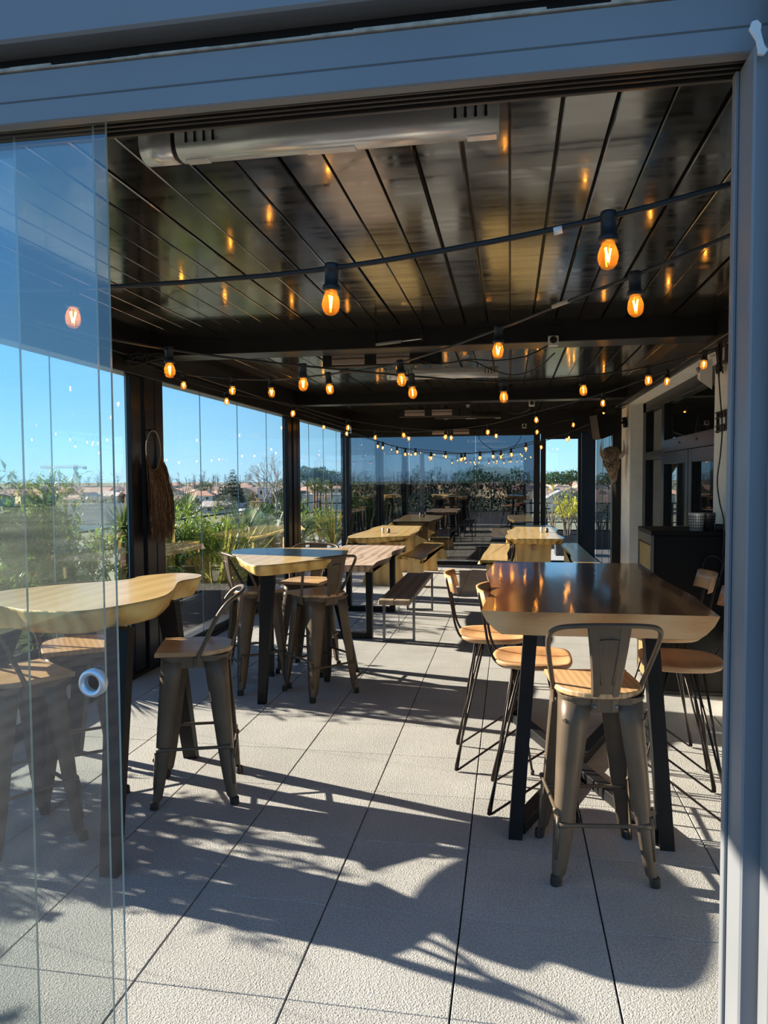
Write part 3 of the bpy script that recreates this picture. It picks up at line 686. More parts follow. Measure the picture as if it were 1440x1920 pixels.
# pale picnic tables and benches -------------------------------------------------
def trestle(mb, x0, x1, y, th, z1, splay, yk=0.0):
    R = []
    for k in range(7):
        u = k/6; w = (x1-x0)/2*(1+splay*((1-u)**2.2)-.10*math.sin(u*3.14)); c = (x0+x1)/2
        R.append([Vector((c-w, y-th/2, z1*u)), Vector((c+w, y-th/2, z1*u)), Vector((c+w, y+th/2, z1*u)), Vector((c-w, y+th/2, z1*u))])
    return mb.loft(R, 0, False)
def picnic(label, loc, out, ya, yb, z=.75, th=.085, seed=1):
    t = thing('picnic_table', label, 'table', loc, group='pale live edge picnic tables')
    slab('table_top', out, z, th, [M['pale'], M['pale_edge']], t, .10, .008, seed, 4)
    for y in (ya, yb): trestle(MB(), -.255, .255, y, .10, z-th, .28).build('trestle', M['pale_raw'], t)
    b = MB(); b.bbox((-.035, ya-.14, z-th-.105), (.035, yb+.14, z-th-.035), .004); b.build('stretcher', M['streak_edge'], t)
    return t
L = (-1.86, 11.4, 0)
picnic('pale live edge picnic table behind the streaked dining table', L, [(-.40, -1.36, 1), (-.1, -1.27), (.2, -1.02), (.42, -.86, 1), (.40, -.5), (.43, -.1), (.42, .3), (.36, .9), (.34, 1.30, 1), (0, 1.33), (-.38, 1.4, 1), (-.44, .8), (-.42, .2), (-.46, -.5), (-.47, -1.0)], -.70, .85, seed=4)
Rr = (.33, 11.6, 0)
picnic('pale live edge picnic table by the back door', Rr, [(-.40, -1.33, 1), (-.25, -1.40, 1), (.0, -1.41), (.38, -1.40, 1), (.42, -1.15), (.38, -.75), (.36, -.3), (.40, .2), (.43, .55), (.36, 1.0), (.34, 1.5, 1), (0, 1.52), (-.27, 1.5, 1), (-.26, 1.0), (-.30, .5), (-.38, .1), (-.36, -.4), (-.40, -.9)], -.95, .95, seed=9)
def pbench(label, loc, out, ya, yb, z=.45, seed=2):
    t = thing('bench', label, 'bench', loc, group='pale live edge picnic benches')
    slab('seat', out, z, .055, [M['pale'], M['pale_edge']], t, .03, .008, seed, 4)
    for y in (ya, yb): trestle(MB(), -.125, .125, y, .075, z-.05, .12).build('trestle', M['pale_raw'], t)
    return t
pbench('pale live edge bench in the aisle beside the left picnic table', (-1.36, 11.5, 0), [(-.24, -.85, 1), (.13, -1.35, 1), (.17, -1.0), (.13, -.4), (.17, .3), (.20, .9), (.22, 1.25, 1), (-.15, 1.3, 1), (-.20, .7), (-.17, 0)], -.95, .95, seed=3)
pbench('pale live edge bench left of the picnic table by the back door', (-.21, 11.6, 0), [(-.20, -1.43, 1), (.17, -1.50, 1), (.18, -1.0), (.17, -.4), (.20, .3), (.20, 1.4, 1), (-.12, 1.5, 1), (-.13, .9), (-.15, .2), (-.19, -.6)], -1.2, 1.1, seed=5)
pbench('pale live edge bench between the back door table and the right glazing', (1.01, 11.5, 0), [(-.17, -1.50, 1), (.18, -1.50, 1), (.16, -.8), (.17, 0), (.15, .8), (.14, 1.45, 1), (-.14, 1.42, 1), (-.17, 1.0), (-.15, .4), (-.14, -.4), (-.18, -1.0)], -1.1, 1.1, seed=6)
def shaker(label, x, y, z, mat, h, r):
    tag(MB().lathe([(r, 0), (r*1.02, h*.7), (r*.9, h*.72), (r*.95, h*.9), (r*.5, h)], 12, Matrix.Translation((x, y, z))).build('shaker', M[mat]), label, 'shaker')
shaker('white salt shaker on the left picnic table', -1.92, 11.0, .751, 'white', .085, .020); shaker('small dark pepper pot on the left picnic table', -1.84, 11.05, .751, 'rawsteel', .065, .024)
shaker('white salt shaker on the picnic table by the back door', .47, 11.35, .751, 'white', .085, .020); shaker('small dark pepper pot on the table by the back door', .55, 11.38, .751, 'rawsteel', .065, .024)

# black cabinet ------------------------------------------------------------------
t = thing('cabinet', 'black waste cabinet with golden side door against the wall', 'cabinet', (1.285, 5.82, 0))
MB().bbox((-.255, -.27, .03), (.265, .27, 1.17), .006).build('body', M['cabinet'], t)
MB().bbox((-.278, -.275, 1.17), (.265, .28, 1.20), .004).build('top_panel', M['cabinet'], t)
MB().bbox((-.278, -.275, .03), (-.255, -.24, 1.17), .003).bbox((-.278, .245, .03), (-.255, .28, 1.17), .003).bbox((-.278, -.24, 1.10), (-.255, .245, 1.17), .003).build('door_frame', M['cabtrim'], t)
MB().bbox((-.272, -.235, .06), (-.255, .24, 1.09), .004).build('door', M['brass'], t)
MB().bbox((-.25, -.26, 0), (.26, .26, .03), .004).build('plinth', M['blackp'], t)
# ------------------------------------------------------------------ string lights
_sock = MB(); _sock.lathe([(.0, .012), (.017, .012), (.019, .008), (.019, -.006), (.0175, -.008), (.0175, -.040), (.022, -.043), (.0235, -.054), (.019, -.057), (.0, -.057)], 14)
ME_SOCK = _sock.mesh('lamp_socket', M['cord'])
_bl = MB(); _bl.lathe([(.013, -.055), (.0145, -.060), (.019, -.070), (.0225, -.083), (.0228, -.094), (.020, -.106), (.013, -.115), (.005, -.1185), (.0, -.119)], 16)
ME_BULB = _bl.mesh('glass_bulb', M['bulb'])
_fi = MB(); _fi.tube([(-.0075, 0, -.070), (-.001, 0, -.100)], .0021, 6); _fi.tube([(.0075, 0, -.070), (.001, 0, -.100)], .0021, 6)
ME_FIL = _fi.mesh('filament', M['filament'])
def strand(label, pts, bulbs, tilt=.12, seed=1, r=.0055):
    """pts: cord control points in the room; bulbs: indices of pts that carry a lamp"""
    t = thing('string_light', label, 'string light', pts[0], group='string lights under the louvered roof')
    o = Vector(pts[0]); P = [Vector(p)-o for p in pts]; rr = random.Random(seed)
    MB().tube(catmull(P, 6), r, 6).build('cord', M['cord'], t)
    for i in bulbs:
        p = P[i]; s_ = link_piece('lamp_socket', ME_SOCK, p, t, (rr.uniform(-tilt, tilt), rr.uniform(-tilt, tilt), rr.uniform(0, 6.28)))
        link_piece('glass_bulb', ME_BULB, (0, 0, 0), s_); link_piece('filament', ME_FIL, (0, 0, 0), s_)
    STR.append(t)
    return t
STR = []
def pp(l): return [tuple(at(*q)) for q in l]
S1 = [(-120, 545, 2.12), (138, 541, 2.04), (400, 525, 1.93), (622, 503, 1.85), (880, 461, 1.79), (1141, 407, 1.75), (1390, 340, 1.72), (1460, 318, 1.72)]
strand('nearest string light, two big bulbs hanging right inside the door', pp(S1), (1, 3, 5), .06, 2, .0068)
S2 = [(1430, 415, 2.0), (1190, 517, 2.25), (1060, 567, 2.62), (935, 617, 3.0), (750, 680, 3.6), (615, 702, 4.2), (508, 712, 4.7), (437, 710, 5.0), (343, 702, 5.4), (292, 690, 5.6)]
strand('string light running from the right door jamb to the raffia hung post', pp(S2), (1, 3, 4, 5, 6, 7, 8), .10, 3)
S3 = [(60, 600, 2.2), (205, 635, 2.5), (317, 655, 2.9), (440, 672, 3.15), (568, 686, 3.4), (771, 705, 3.8), (943, 716, 4.2), (1092, 705, 4.6), (1215, 688, 5.0), (1322, 660, 5.4), (1348, 650, 5.6)]
strand('string light crossing from the near left corner to the building wall', pp(S3), (2, 4, 5, 6, 7, 8, 9), .10, 4)
S4 = [(1348, 655, 5.7), (1251, 695, 6.2), (1131, 738, 6.9), (1006, 772, 7.6), (916, 796, 8.1), (836, 806, 8.6), (766, 810, 9.1), (704, 808, 9.5), (650, 802, 9.9), (606, 790, 10.4), (560, 775, 9.95)]
strand('string light from the wall corner back to the middle left post', pp(S4), (1, 2, 3, 4, 5, 6, 7, 8, 9), .12, 5)
S5 = [(300, 700, 5.7), (424, 735, 6.2), (551, 759, 6.8), (652, 787, 7.5), (756, 802, 8.2), (846, 808, 8.8), (931, 805, 9.4), (1006, 798, 9.8), (1075, 785, 10.2), (1133, 765, 10.3), (1178, 757, 10.2)]
strand('string light from the raffia hung post to the wall near the loudspeaker', pp(S5), (1, 2, 3, 4, 5, 6, 7, 8, 9), .12, 6)
S6 = [(648, 805, 13.0), (709, 828, 12.6), (744, 838, 12.45), (779, 842, 12.3), (835, 847, 12), (872, 850, 11.8), (925, 846, 11.6), (986, 831, 11.4), (1065, 811, 11.2), (1172, 768, 10.9)]
strand('farther of the two parallel string lights sagging before the tinted back wall', pp(S6), (1, 2, 3, 4, 5, 6, 7, 8), .12, 7)
S7 = [(660, 812, 12.2), (718, 830, 11.8), (760, 842, 11.5), (808, 849, 11.3), (865, 851, 11.1), (900, 848, 11.0), (939, 846, 10.9), (958, 842, 10.85), (1014, 828, 10.7), (1062, 813, 10.6), (1175, 762, 10.4)]
strand('nearer of the two parallel string lights sagging before the tinted back wall', pp(S7), (1, 2, 3, 4, 5, 6, 7, 8, 9), .12, 8)

def tape(strand_obj, pa, pb, mat, r=.0095):
    o = strand_obj.location; MB().tube([pa-o, pb-o], r, 8).build('tape_wrap', M[mat], strand_obj)
tape(STR[0], at(1038, 434, 1.765), at(1054, 430, 1.763), 'white'); tape(STR[1], at(1037, 575, 2.68), at(1067, 564, 2.60), 'horn', .008)
kn = MB(); rr = random.Random(8); a = at(272, 668, 5.35)
for k in range(7): kn.tube(catmull([(rr.uniform(-.22, .22), rr.uniform(-.08, .05), rr.uniform(-.07, .03)) for _ in range(6)], 5), .006, 6)
b_ = kn.build('cable_bundle', M['cord']); b_.location = a; tag(b_, 'tangled black cables above the raffia hung post', 'cables')
# ------------------------------------------------------------------ heaters
def tube_heater(label, c, L, mat, ends=True, brackets=()):
    t = thing('patio_heater', label, 'heater', c, group='long radiant heaters under the roof')
    R = []
    prof = [(q.x, q.y) for q in catmull([(-.036, .046, 0), (0, .047, 0), (.036, .046, 0), (.048, .034, 0), (.051, .0, 0), (.044, -.028, 0), (.026, -.044, 0), (0, -.047, 0), (-.026, -.044, 0), (-.044, -.028, 0), (-.051, 0, 0), (-.048, .034, 0)], 3, True)]
    for x in (-L/2+.115, L/2): R.append([Vector((x, y, z)) for y, z in prof])
    body = MB().loft(R, 0, True).build('housing', M[mat], t)
    R = [[Vector((x, y*1.0, z*1.0)) for y, z in prof] for x in (-L/2, -L/2+.10)]
    MB().loft(R, 0, True).build('end_cap', M[mat], t)
    R = [[Vector((x, y*.9, z*.9)) for y, z in prof] for x in (-L/2+.10, -L/2+.115)]
    MB().loft(R).build('joint_ring', M['blackp'], t)
    for x in list(-L/2+.15+.028*k for k in range(4))+list(L/2-.035-.028*k for k in range(4)):
        MB().bbox((x-.004, -.0515, -.015), (x+.004, -.030, .036), .001).build('vent_slot', M['blackp'], body)
    for a_, b2 in ((-L/2+.13, -L/2+.20), (-.03, .12), (L/2-.09, L/2-.005)): MB().bbox((a_, -.012, -.050), (b2, .022, -.042), .002).build('lower_clip', M['silver'], t)
    for bx in brackets:
        b = MB(); b.bbox((bx-.035, -.03, .042), (bx+.035, .035, .048), .002); b.bbox((bx-.022, .0, .048), (bx+.022, .006, .16), .002); b.bbox((bx-.03, -.02, .155), (bx+.03, .03, .161), .001); b.build('bracket', M['silver'], t)
    return t
tube_heater('big silver radiant heater close overhead inside the door', (-.563, 2.12, 2.603), 1.06, 'silver', brackets=(-.3, .3))
tube_heater('silver radiant heater hanging in the middle bay of the roof', (-.630, 6.9, 2.57), 1.04, 'silver', brackets=(-.28, .22))
tube_heater('black radiant heater hanging in the farthest bay of the roof', (-.625, 11.0, 2.515), .98, 'blackp', brackets=(.0,))
def ir_heater(label, c, L=1.0):
    t = thing('infrared_heater', label, 'heater', c, group='black infrared heaters hung below the cross beams')
    MB().bbox((-L/2, -.03, -.055), (L/2-.16, .05, .055), .006).build('housing', M['blackp'], t)
    MB().bbox((L/2-.155, -.03, -.06), (L/2, .05, .06), .006).build('control_box', M['blackp'], t)
    for x0 in (-L/2+.08, -L/2+.46):
        g = MB().bbox((x0, -.034, -.040), (x0+.28, -.029, .040), .002).build('reflector', M['reflector'], t)
        MB().tube([(x0+.005, -.040, .004), (x0+.275, -.040, .004)], .007, 8).build('heating_tube', M['element'], g)
        w = MB()
        for k in range(28): w.box((x0+.005+k*.01, -.050, -.040), (x0+.0065+k*.01, -.0485, .040))
        w.build('grille', M['blackp'], g)
    for x0 in (-.2, .15): MB().bbox((x0-.025, .0, .05), (x0+.025, .006, .10), .002).build('bracket', M['black'], t)
    return t
ir_heater('black infrared heater with two grilles below the nearest cross beam', (-1.06, 6.06, 2.585))
ir_heater('black infrared heater with two grilles below the second cross beam', (-1.035, 10.19, 2.495))
ir_heater('black infrared heater at the top of the tinted back wall', (-.965, YB-.17, 2.405))
# gas strut, sockets
def at3(px, py, Y): return at(px, py, Y)
a = at(705, 646, 5.45); b_ = at(752, 640, 5.45); c = at(792, 635, 5.45)
t = thing('gas_strut', 'slim grey gas strut under the roof blades ahead of the cross beam', 'strut', a)
MB().tube([(0, 0, 0), b_-a], .012, 8).build('cylinder', M['grey'], t); MB().tube([b_-a, c-a], .005, 8).build('rod', M['silver'], t)
MB().tube([c-a+Vector((0, 0, -.012)), c-a+Vector((0, 0, .10))], .008, 8).build('end_mount', M['black'], t); MB().tube([Vector((0, 0, -.012)), Vector((0, 0, .10))], .008, 8).build('end_mount', M['black'], t)
def socket_box(label, p, s_=.075):
    t = thing('socket_box', label, 'socket', p, group='outdoor socket boxes on the cross beams')
    MB().bbox((-s_/2, -.05, -s_/2), (s_/2, .0, s_/2), .005).build('box', M['white'], t)
    MB().lathe([(.026, 0), (.026, .012), (.018, .014), (0, .010)], 16, Matrix.Translation((0, -.05, .005)) @ Matrix.Rotation(math.radians(90), 4, 'X')).build('lid', M['blackp'], t)
socket_box('grey socket box on the nearest cross beam', at(1037, 641, 5.615)); socket_box('grey socket box on the second cross beam', at(997, 757, 9.755)); socket_box('grey socket box on the beam above the tinted wall', at(983, 799, YB-.105))
def cable(label, pts, r=.006):
    o = Vector(pts[0]); tag(MB().tube(catmull([Vector(p)-o for p in pts], 8), r, 6).build('cable', M['cord']), label, 'cable').location = o
cable('black cable sagging from the nearest socket box to the first infrared heater', pp([(1032, 646, 5.59), (985, 668, 5.65), (930, 676, 5.8), (880, 674, 5.95), (845, 680, 6.0), (815, 682, 6.02), (790, 676, 6.02)]))
cable('black cable looping behind the silver heater in the middle bay', pp([(1040, 662, 6.1), (1005, 692, 6.4), (960, 703, 6.6), (915, 690, 6.7), (890, 678, 6.75), (860, 676, 6.7)]))
cable('black cable from the second socket box to the far black heater', pp([(995, 765, 9.73), (985, 772, 10.2), (965, 776, 10.6), (945, 768, 10.9), (940, 764, 11.0)]), .005)
cable('thin black cable hanging from the back beam socket to the string lights', pp([(983, 805, YB-.13), (975, 823, 12.6), (962, 840, 11.6), (952, 852, 10.9)]), .005)
cable('thin black cable hanging from the back wall heater to the string lights', pp([(897, 814, YB-.2), (902, 828, 12.8), (925, 845, 12.0), (943, 856, 11.0)]), .005)

# ------------------------------------------------------------------ wall and post things
# loudspeaker
p = at(1145, 797, 10.25); p.x -= .035
t = thing('loudspeaker', 'black loudspeaker on a wall bracket under the roof', 'speaker', p, math.radians(14)); t.rotation_euler = (0, math.radians(-9), math.radians(14)); t.scale = (1.1, 1.1, 1.0)
bx = MB(); R = []
for x, h in ((-.155, .15), (-.150, .17), (.05, .125), (.09, .11)): R.append([Vector((x, -.13, -h)), Vector((x, .13, -h)), Vector((x, .13, h)), Vector((x, -.13, h))])
bx.loft(R).build('cabinet', M['blackp'], t)
R = [[Vector((x-.004*abs(k)*0, y, z)) for y, z in ((-.125, -.155), (.125, -.155), (.125, .155), (-.125, .155))] for k, x in ((0, -.158), (1, -.168))]
MB().loft(R).build('grille', M['cord'], t)
MB().tube([(.08, 0, 0), (.22, 0, 0)], .014, 8).bbox((.20, -.04, -.07), (.232, .04, .07), .004).build('wall_bracket', M['black'], t)
MB().tube(catmull([(.14, 0, .17), (.10, .0, .22), (.13, 0, .12), (.17, 0, .03)], 5), .008, 6).build('speaker_cable', M['cord'], t)
# driftwood bull head
p = at(1163, 868, 10.42); p.x = 1.405
t = thing('bull_head', 'driftwood bull head with pale horns hung on the wall', 'wall decoration', p)
rr = random.Random(11)
core = MB(); prof = [(.02, -.30), (.055, -.27), (.075, -.18), (.11, -.02), (.145, .10), (.150, .17), (.10, .23), (.0, .25)]
core.lathe(prof, 14, Matrix.Translation((-.10, 0, 0)) @ Matrix.Rotation(math.radians(-16), 4, 'Y')); core.build('head_core', M['drift'], t)
for k in range(52):
    an = rr.uniform(0, 6.28); u = rr.random(); zt = .20-.26*u; L = rr.uniform(.12, .24)
    rt = .155-.05*max(0, u-.3); rb = max(.03, rt-.09)
    M2 = Matrix.Translation((-.10, 0, 0)) @ Matrix.Rotation(math.radians(-16), 4, 'Y')
    a = M2 @ Vector((rt*math.cos(an), rt*math.sin(an), zt)); b_ = M2 @ Vector((rb*math.cos(an+rr.uniform(-.2, .2)), rb*math.sin(an), max(zt-L, -.36)))
    MB().tube([a, (a+b_)/2+Vector((rr.uniform(-.01, .01), rr.uniform(-.01, .01), 0)), b_], [rr.uniform(.012, .02), rr.uniform(.014, .022), .006], 5, smooth=False).build('driftwood_stick', M['drift'], t)
for k in range(4): MB().tube([(-.03+.01*k, rr.uniform(-.03, .03), -.25), (.0+.008*k, rr.uniform(-.03, .03), -.42-.03*k)], [.012, .005], 5).build('driftwood_stick', M['drift'], t)
for s_ in (-1, 1):
    MB().tube(catmull([(-.10, s_*.10, .10), (-.10, s_*.165, .11), (-.09, s_*.205, .18), (-.09, s_*.190, .34)], 5), [.050-.048*(k/15)**1.3 for k in range(16)], 10).build('horn', M['horn'], t)
t.rotation_euler = (0, 0, math.radians(58)); t.scale = (.82, .82, .92)
# television bracket
t = thing('tv_bracket', 'black perforated television bracket screwed to the wall', 'bracket', (1.548, 5.57, 2.0))
for z in (-.050, .050):
    b = MB(); b.bbox((-.022, -.34, z-.026), (-.014, .34, z-.015), .001); b.bbox((-.022, -.34, z+.015), (-.014, .34, z+.026), .001)
    for k in range(11): b.box((-.022, -.34+.062*k, z-.016), (-.014, -.315+.062*k, z+.016))
    b.build('rail', M['black'], t)
for q in ((-.34, -.31), (.31, .34)): MB().bbox((-.014, q[0], -.08), (0, q[1], .08), .002).build('end_plate', M['black'], t)
MB().bbox((-.026, -.06, -.05), (-.008, .06, .05), .002).build('centre_plate', M['black'], t)
# junction box with cable bundle and a white hood
p = at(1350, 668, 5.75); p.x = 1.53
t = thing('junction_box', 'dark junction box with knotted cables high on the wall', 'junction box', p)
MB().bbox((-.03, -.19, -.07), (.015, -.09, .06), .005).build('box', M['blackp'], t); MB().bbox((-.033, -.165, -.05), (-.029, -.12, .04), .001).build('cover', M['grey'], t)
kn = MB(); rr = random.Random(4)
for k in range(6): kn.tube(catmull([(-.02+rr.uniform(-.02, .02), rr.uniform(-.06, .06), rr.uniform(-.13, .11)) for _ in range(6)], 5), .006, 6)
kn.tube([(-.02, .01, -.15), (-.02, .0, .22)], .006, 6); kn.build('cable_knot', M['cord'], t)
p = at(1331, 703, 6.15); p.x = 1.55
t = thing('lamp_hood', 'small white angular hood fixed at the corner of the window recess', 'hood', p)
R = [[Vector((x, y, z)) for y, z in pr] for x, pr in ((-.085, ((-.03, -.05), (.05, -.02), (.05, .10), (-.03, .10))), (.0, ((-.05, -.12), (.06, -.06), (.06, .12), (-.05, .12))))]
MB().loft(R).build('shell', M['white'], t); MB().lathe([(.02, 0), (.026, .01), (.018, .02), (0, .022)], 14, Matrix.Translation((-.086, .0, .04)) @ Matrix.Rotation(math.radians(-90), 4, 'Y')).build('lens', M['grey'], t)
cp = [(1347, 640, 5.75), (1347, 690, 5.72), (1350, 740, 5.68), (1354, 800, 5.64), (1351, 850, 5.60), (1345, 900, 5.60), (1349, 940, 5.56), (1357, 975, 5.54), (1357, 1010, 5.53), (1355, 1040, 5.53), (1357, 1062, 5.53), (1346, 1086, 5.53), (1331, 1085, 5.53), (1318, 1066, 5.53), (1324, 1046, 5.53), (1342, 1043, 5.53), (1354, 1056, 5.53), (1350, 1080, 5.53), (1347, 1100, 5.53)]
cable('black cable trailing down the wall and coiled over the cabinet face', pp(cp), .005)
# cutlery pots and small cup on the cabinet
def pot(label, x, y, z, mat):
    t = thing('cutlery_pot', label, 'pot', (x, y, z), group='perforated pots on the black cabinet')
    MB().lathe([(.046, 0), (.055, .125), (.057, .128), (.054, .128), (.045, .003)], 20).build('body', M[mat], t)
    dots = MB()
    for j in range(5):
        for k in range(20):
            an = k/20*6.283; r_ = .0475+.009*(j+1)/6; zz = .018+.02*j
            dots.box((r_-.001, -.0035, zz), (r_+.0018, .0035, zz+.008), M=Matrix.Rotation(an, 4, 'Z'))
    dots.build('perforation', M['blackp'], t)
pot('bright perforated cutlery pot on the black cabinet', 1.335, 5.62, 1.20, 'silver'); pot('darker perforated cutlery pot beside the bright one', 1.425, 5.68, 1.20, 'rawsteel')
t = thing('black_cup', 'small black handled cup beside the perforated pots', 'cup', (1.485, 5.60, 1.20)); MB().lathe([(.026, 0), (.028, .05), (.026, .05), (.024, .004)], 14).build('body', M['blackp'], t); MB().tube(catmull([(-.026, 0, .045), (-.05, 0, .05), (-.052, 0, .01), (-.05, 0, 0)], 4), .004, 6).build('handle', M['blackp'], t)
# raffia hanging on the first post
p = atX(287, 806, XL+.075)
t = thing('wall_hanging', 'brown raffia fringe hanging on a ring from the dark post', 'wall hanging', p)
rc = Vector((0, 0, -.17)); pts = [rc+Vector((.0, .125*math.sin(a), .165*math.cos(a))) for a in [k/24*6.2832 for k in range(25)]]
MB().tube(pts, .005, 6, 0, False).build('ring', M['horn'], t)
MB().bbox((-.03, -.004, -.012), (.008, .004, .006), .002).build('hook', M['blackp'], t)
rr = random.Random(21); fr = MB()
for k in range(620):
    a = math.pi*(.58+.84*rr.random()); y0 = .125*math.sin(a); z0 = -.17+.165*math.cos(a)
    st = Vector((rr.uniform(-.008, .012), y0, z0)); ze = -.80+rr.uniform(-.10, .10)-.06*math.cos(y0*9)
    ye = y0*1.25+.03+rr.uniform(-.06, .06); bulge = .03+rr.uniform(0, .05)
    q = [st, Vector((bulge*.6, y0*1.22+rr.uniform(-.02, .02), z0+(ze-z0)*.18)), Vector((bulge, (y0*1.3+ye)/2+rr.uniform(-.03, .03), z0+(ze-z0)*.55)), Vector((bulge+rr.uniform(-.02, .02), ye, ze))]
    w_ = rr.uniform(.7, 1.3); fr.tube(q, [.003*w_, .0042*w_, .0036*w_, .001], 3, 0 if rr.random() < .6 else 1, False, False)
tag(fr.build('fringe', [M['raffia'], M['raffia_dark']], t), kind='stuff')
# ------------------------------------------------------------------ outside: plants on the terrace
LM = {}
LM['laurel'] = leafm('laurel_leaf', (.05, .12, .012), (.25, .36, .05), .38)
LM['laurel2'] = leafm('pittosporum_leaf', (.09, .18, .02), (.33, .44, .07), .38)
LM['cycad'] = leafm('cycad_leaf', (.02, .06, .018), (.06, .13, .03), .2)
LM['yucca'] = leafm('yucca_leaf', (.10, .16, .04), (.24, .29, .09), .25)
LM['phorm'] = leafm('phormium_leaf', (.16, .21, .03), (.42, .42, .10), .35)
LM['blue'] = leafm('dasylirion_leaf', (.13, .20, .13), (.25, .33, .20), .25)
LM['pine'] = leafm('pine_needles', (.03, .07, .015), (.08, .15, .03), .2)
LM['cedar'] = leafm('cedar_needles', (.06, .085, .06), (.11, .15, .10), .2)
LM['olive'] = leafm('olive_leaf', (.12, .14, .08), (.21, .23, .15), .2)
LM['citrus'] = leafm('citrus_leaf', (.30, .33, .03), (.68, .60, .06), .4)
LM['rosem'] = leafm('rosemary_leaf', (.16, .19, .10), (.36, .36, .22), .2)
M['bark'] = pbr('bark', (.16, .12, .085), .85, noise=.3, nscale=14)
M['bark_grey'] = pbr('bark_grey', (.30, .26, .22), .85, noise=.25, nscale=3)
M['palmbark'] = pbr('palm_bark', (.22, .10, .055), .9, noise=.3, nscale=4)
M['twig'] = pbr('bare_twigs', (.20, .165, .135), .9, noise=.2, nscale=.05)
M['planter'] = pbr('planter_dark', (.03, .032, .035), .6)
M['planter_w'] = wood('planter_wood', (.20, .13, .07), (.33, .23, .13), (.45, .33, .20), .7, seed=17)

def leaf(mb, p, d, up, L, W, bend=.15):
    d = d.normalized(); s = d.cross(up)
    if s.length < 1e-4: s = d.orthogonal()
    s.normalize(); n = s.cross(d)
    a = p; b_ = p+d*L*.45+s*W*.5+n*(.06*L); c = p+d*L*.45-s*W*.5+n*(.06*L); m_ = p+d*L*.5; e = p+d*L-n*(bend*L)
    i = len(mb.v); mb.v += [tuple(a), tuple(b_), tuple(m_), tuple(c), tuple(e)]
    mb.f += [(i, i+1, i+2), (i, i+2, i+3), (i+1, i+4, i+2), (i+2, i+4, i+3)]; mb.m += [0]*4; mb.sm += [False]*4
def rdir(rr, up=0.0):
    while True:
        v = Vector((rr.uniform(-1, 1), rr.uniform(-1, 1), rr.uniform(-1, 1)))
        if .05 < v.length < 1: return (v.normalized()+Vector((0, 0, up))).normalized()
def shrub(name, label, base, h, rad, n, LL, mat, seed, stems=6, low=.25, group=None, bark='bark', cluster=7):
    t = thing(name, label, 'shrub', base, group=group); rr = random.Random(seed)
    tips = []; st = MB()
    for k in range(stems):
        an = k/stems*6.283+rr.uniform(-.4, .4); r_ = rad*rr.uniform(.35, .9); hh = h*rr.uniform(.65, .97)
        p0 = Vector((rr.uniform(-.06, .06), rr.uniform(-.06, .06), 0)); p1 = Vector((r_*.4*math.cos(an), r_*.4*math.sin(an), hh*.45)); p2 = Vector((r_*math.cos(an), r_*math.sin(an), hh))
        st.tube(catmull([p0, p1, p2], 4), [.016-.0013*j for j in range(9)], 5)
        tips.append((p1, p2))
    st.build('stem', M[bark], t)
    fo = MB()
    nc = n//cluster
    for k in range(nc):
        p1, p2 = tips[rr.randrange(len(tips))]; u = rr.uniform(.0, 1.05)
        c = p1.lerp(p2, u)+rdir(rr)*rad*rr.uniform(.05, .5)
        if c.z < h*low: c.z = h*low+rr.random()*.2
        if c.z > h: c.z = h-rr.random()*.1
        ax = rdir(rr, .9)
        for j in range(cluster):
            leaf(fo, c+ax*(.02*j), (ax*.7+rdir(rr)).normalized(), Vector((0, 0, 1)), LL*rr.uniform(.6, 1.2), LL*rr.uniform(.28, .42))
    fo_o = fo.build('foliage', LM[mat], t); tag(fo_o, kind='stuff')
    return t
def blades(name, label, base, n, L, W, mat, seed, spread=1.0, up=.6, thin=False, cat='plant', trunk=0.0, bend=.25):
    t = thing(name, label, cat, base); rr = random.Random(seed); mb = MB(); z0 = Vector((0, 0, trunk))
    for k in range(n):
        an = rr.uniform(0, 6.283); el = rr.uniform(up-spread*.6, up+spread*.4)
        d = Vector((math.cos(an)*math.cos(el), math.sin(an)*math.cos(el), math.sin(el))); LL = L*rr.uniform(.65, 1.1)
        s = Vector((-math.sin(an), math.cos(an), 0)); p = z0+Vector((math.cos(an), math.sin(an), 0))*.03
        pts = []
        for j in range(5):
            u = j/4; q = p+d*LL*u+Vector((0, 0, -bend*LL*u*u*max(0, math.cos(el)))); w = W*(1-u**2)*.5*(.6+.8*min(u*3, 1)*.5)
            pts.append((q-s*w, q+s*w))
        i = len(mb.v)
        for a, b_ in pts: mb.v += [tuple(a), tuple(b_)]
        for j in range(4): mb.f.append((i+2*j, i+2*j+1, i+2*j+3, i+2*j+2)); mb.m.append(0); mb.sm.append(False)
    tag(mb.build('leaf_blades', LM[mat], t), kind='stuff')
    if trunk: MB().tube([(0, 0, 0), (0, 0, trunk)], [.07, .06], 8).build('trunk', M['palmbark'], t)
    return t
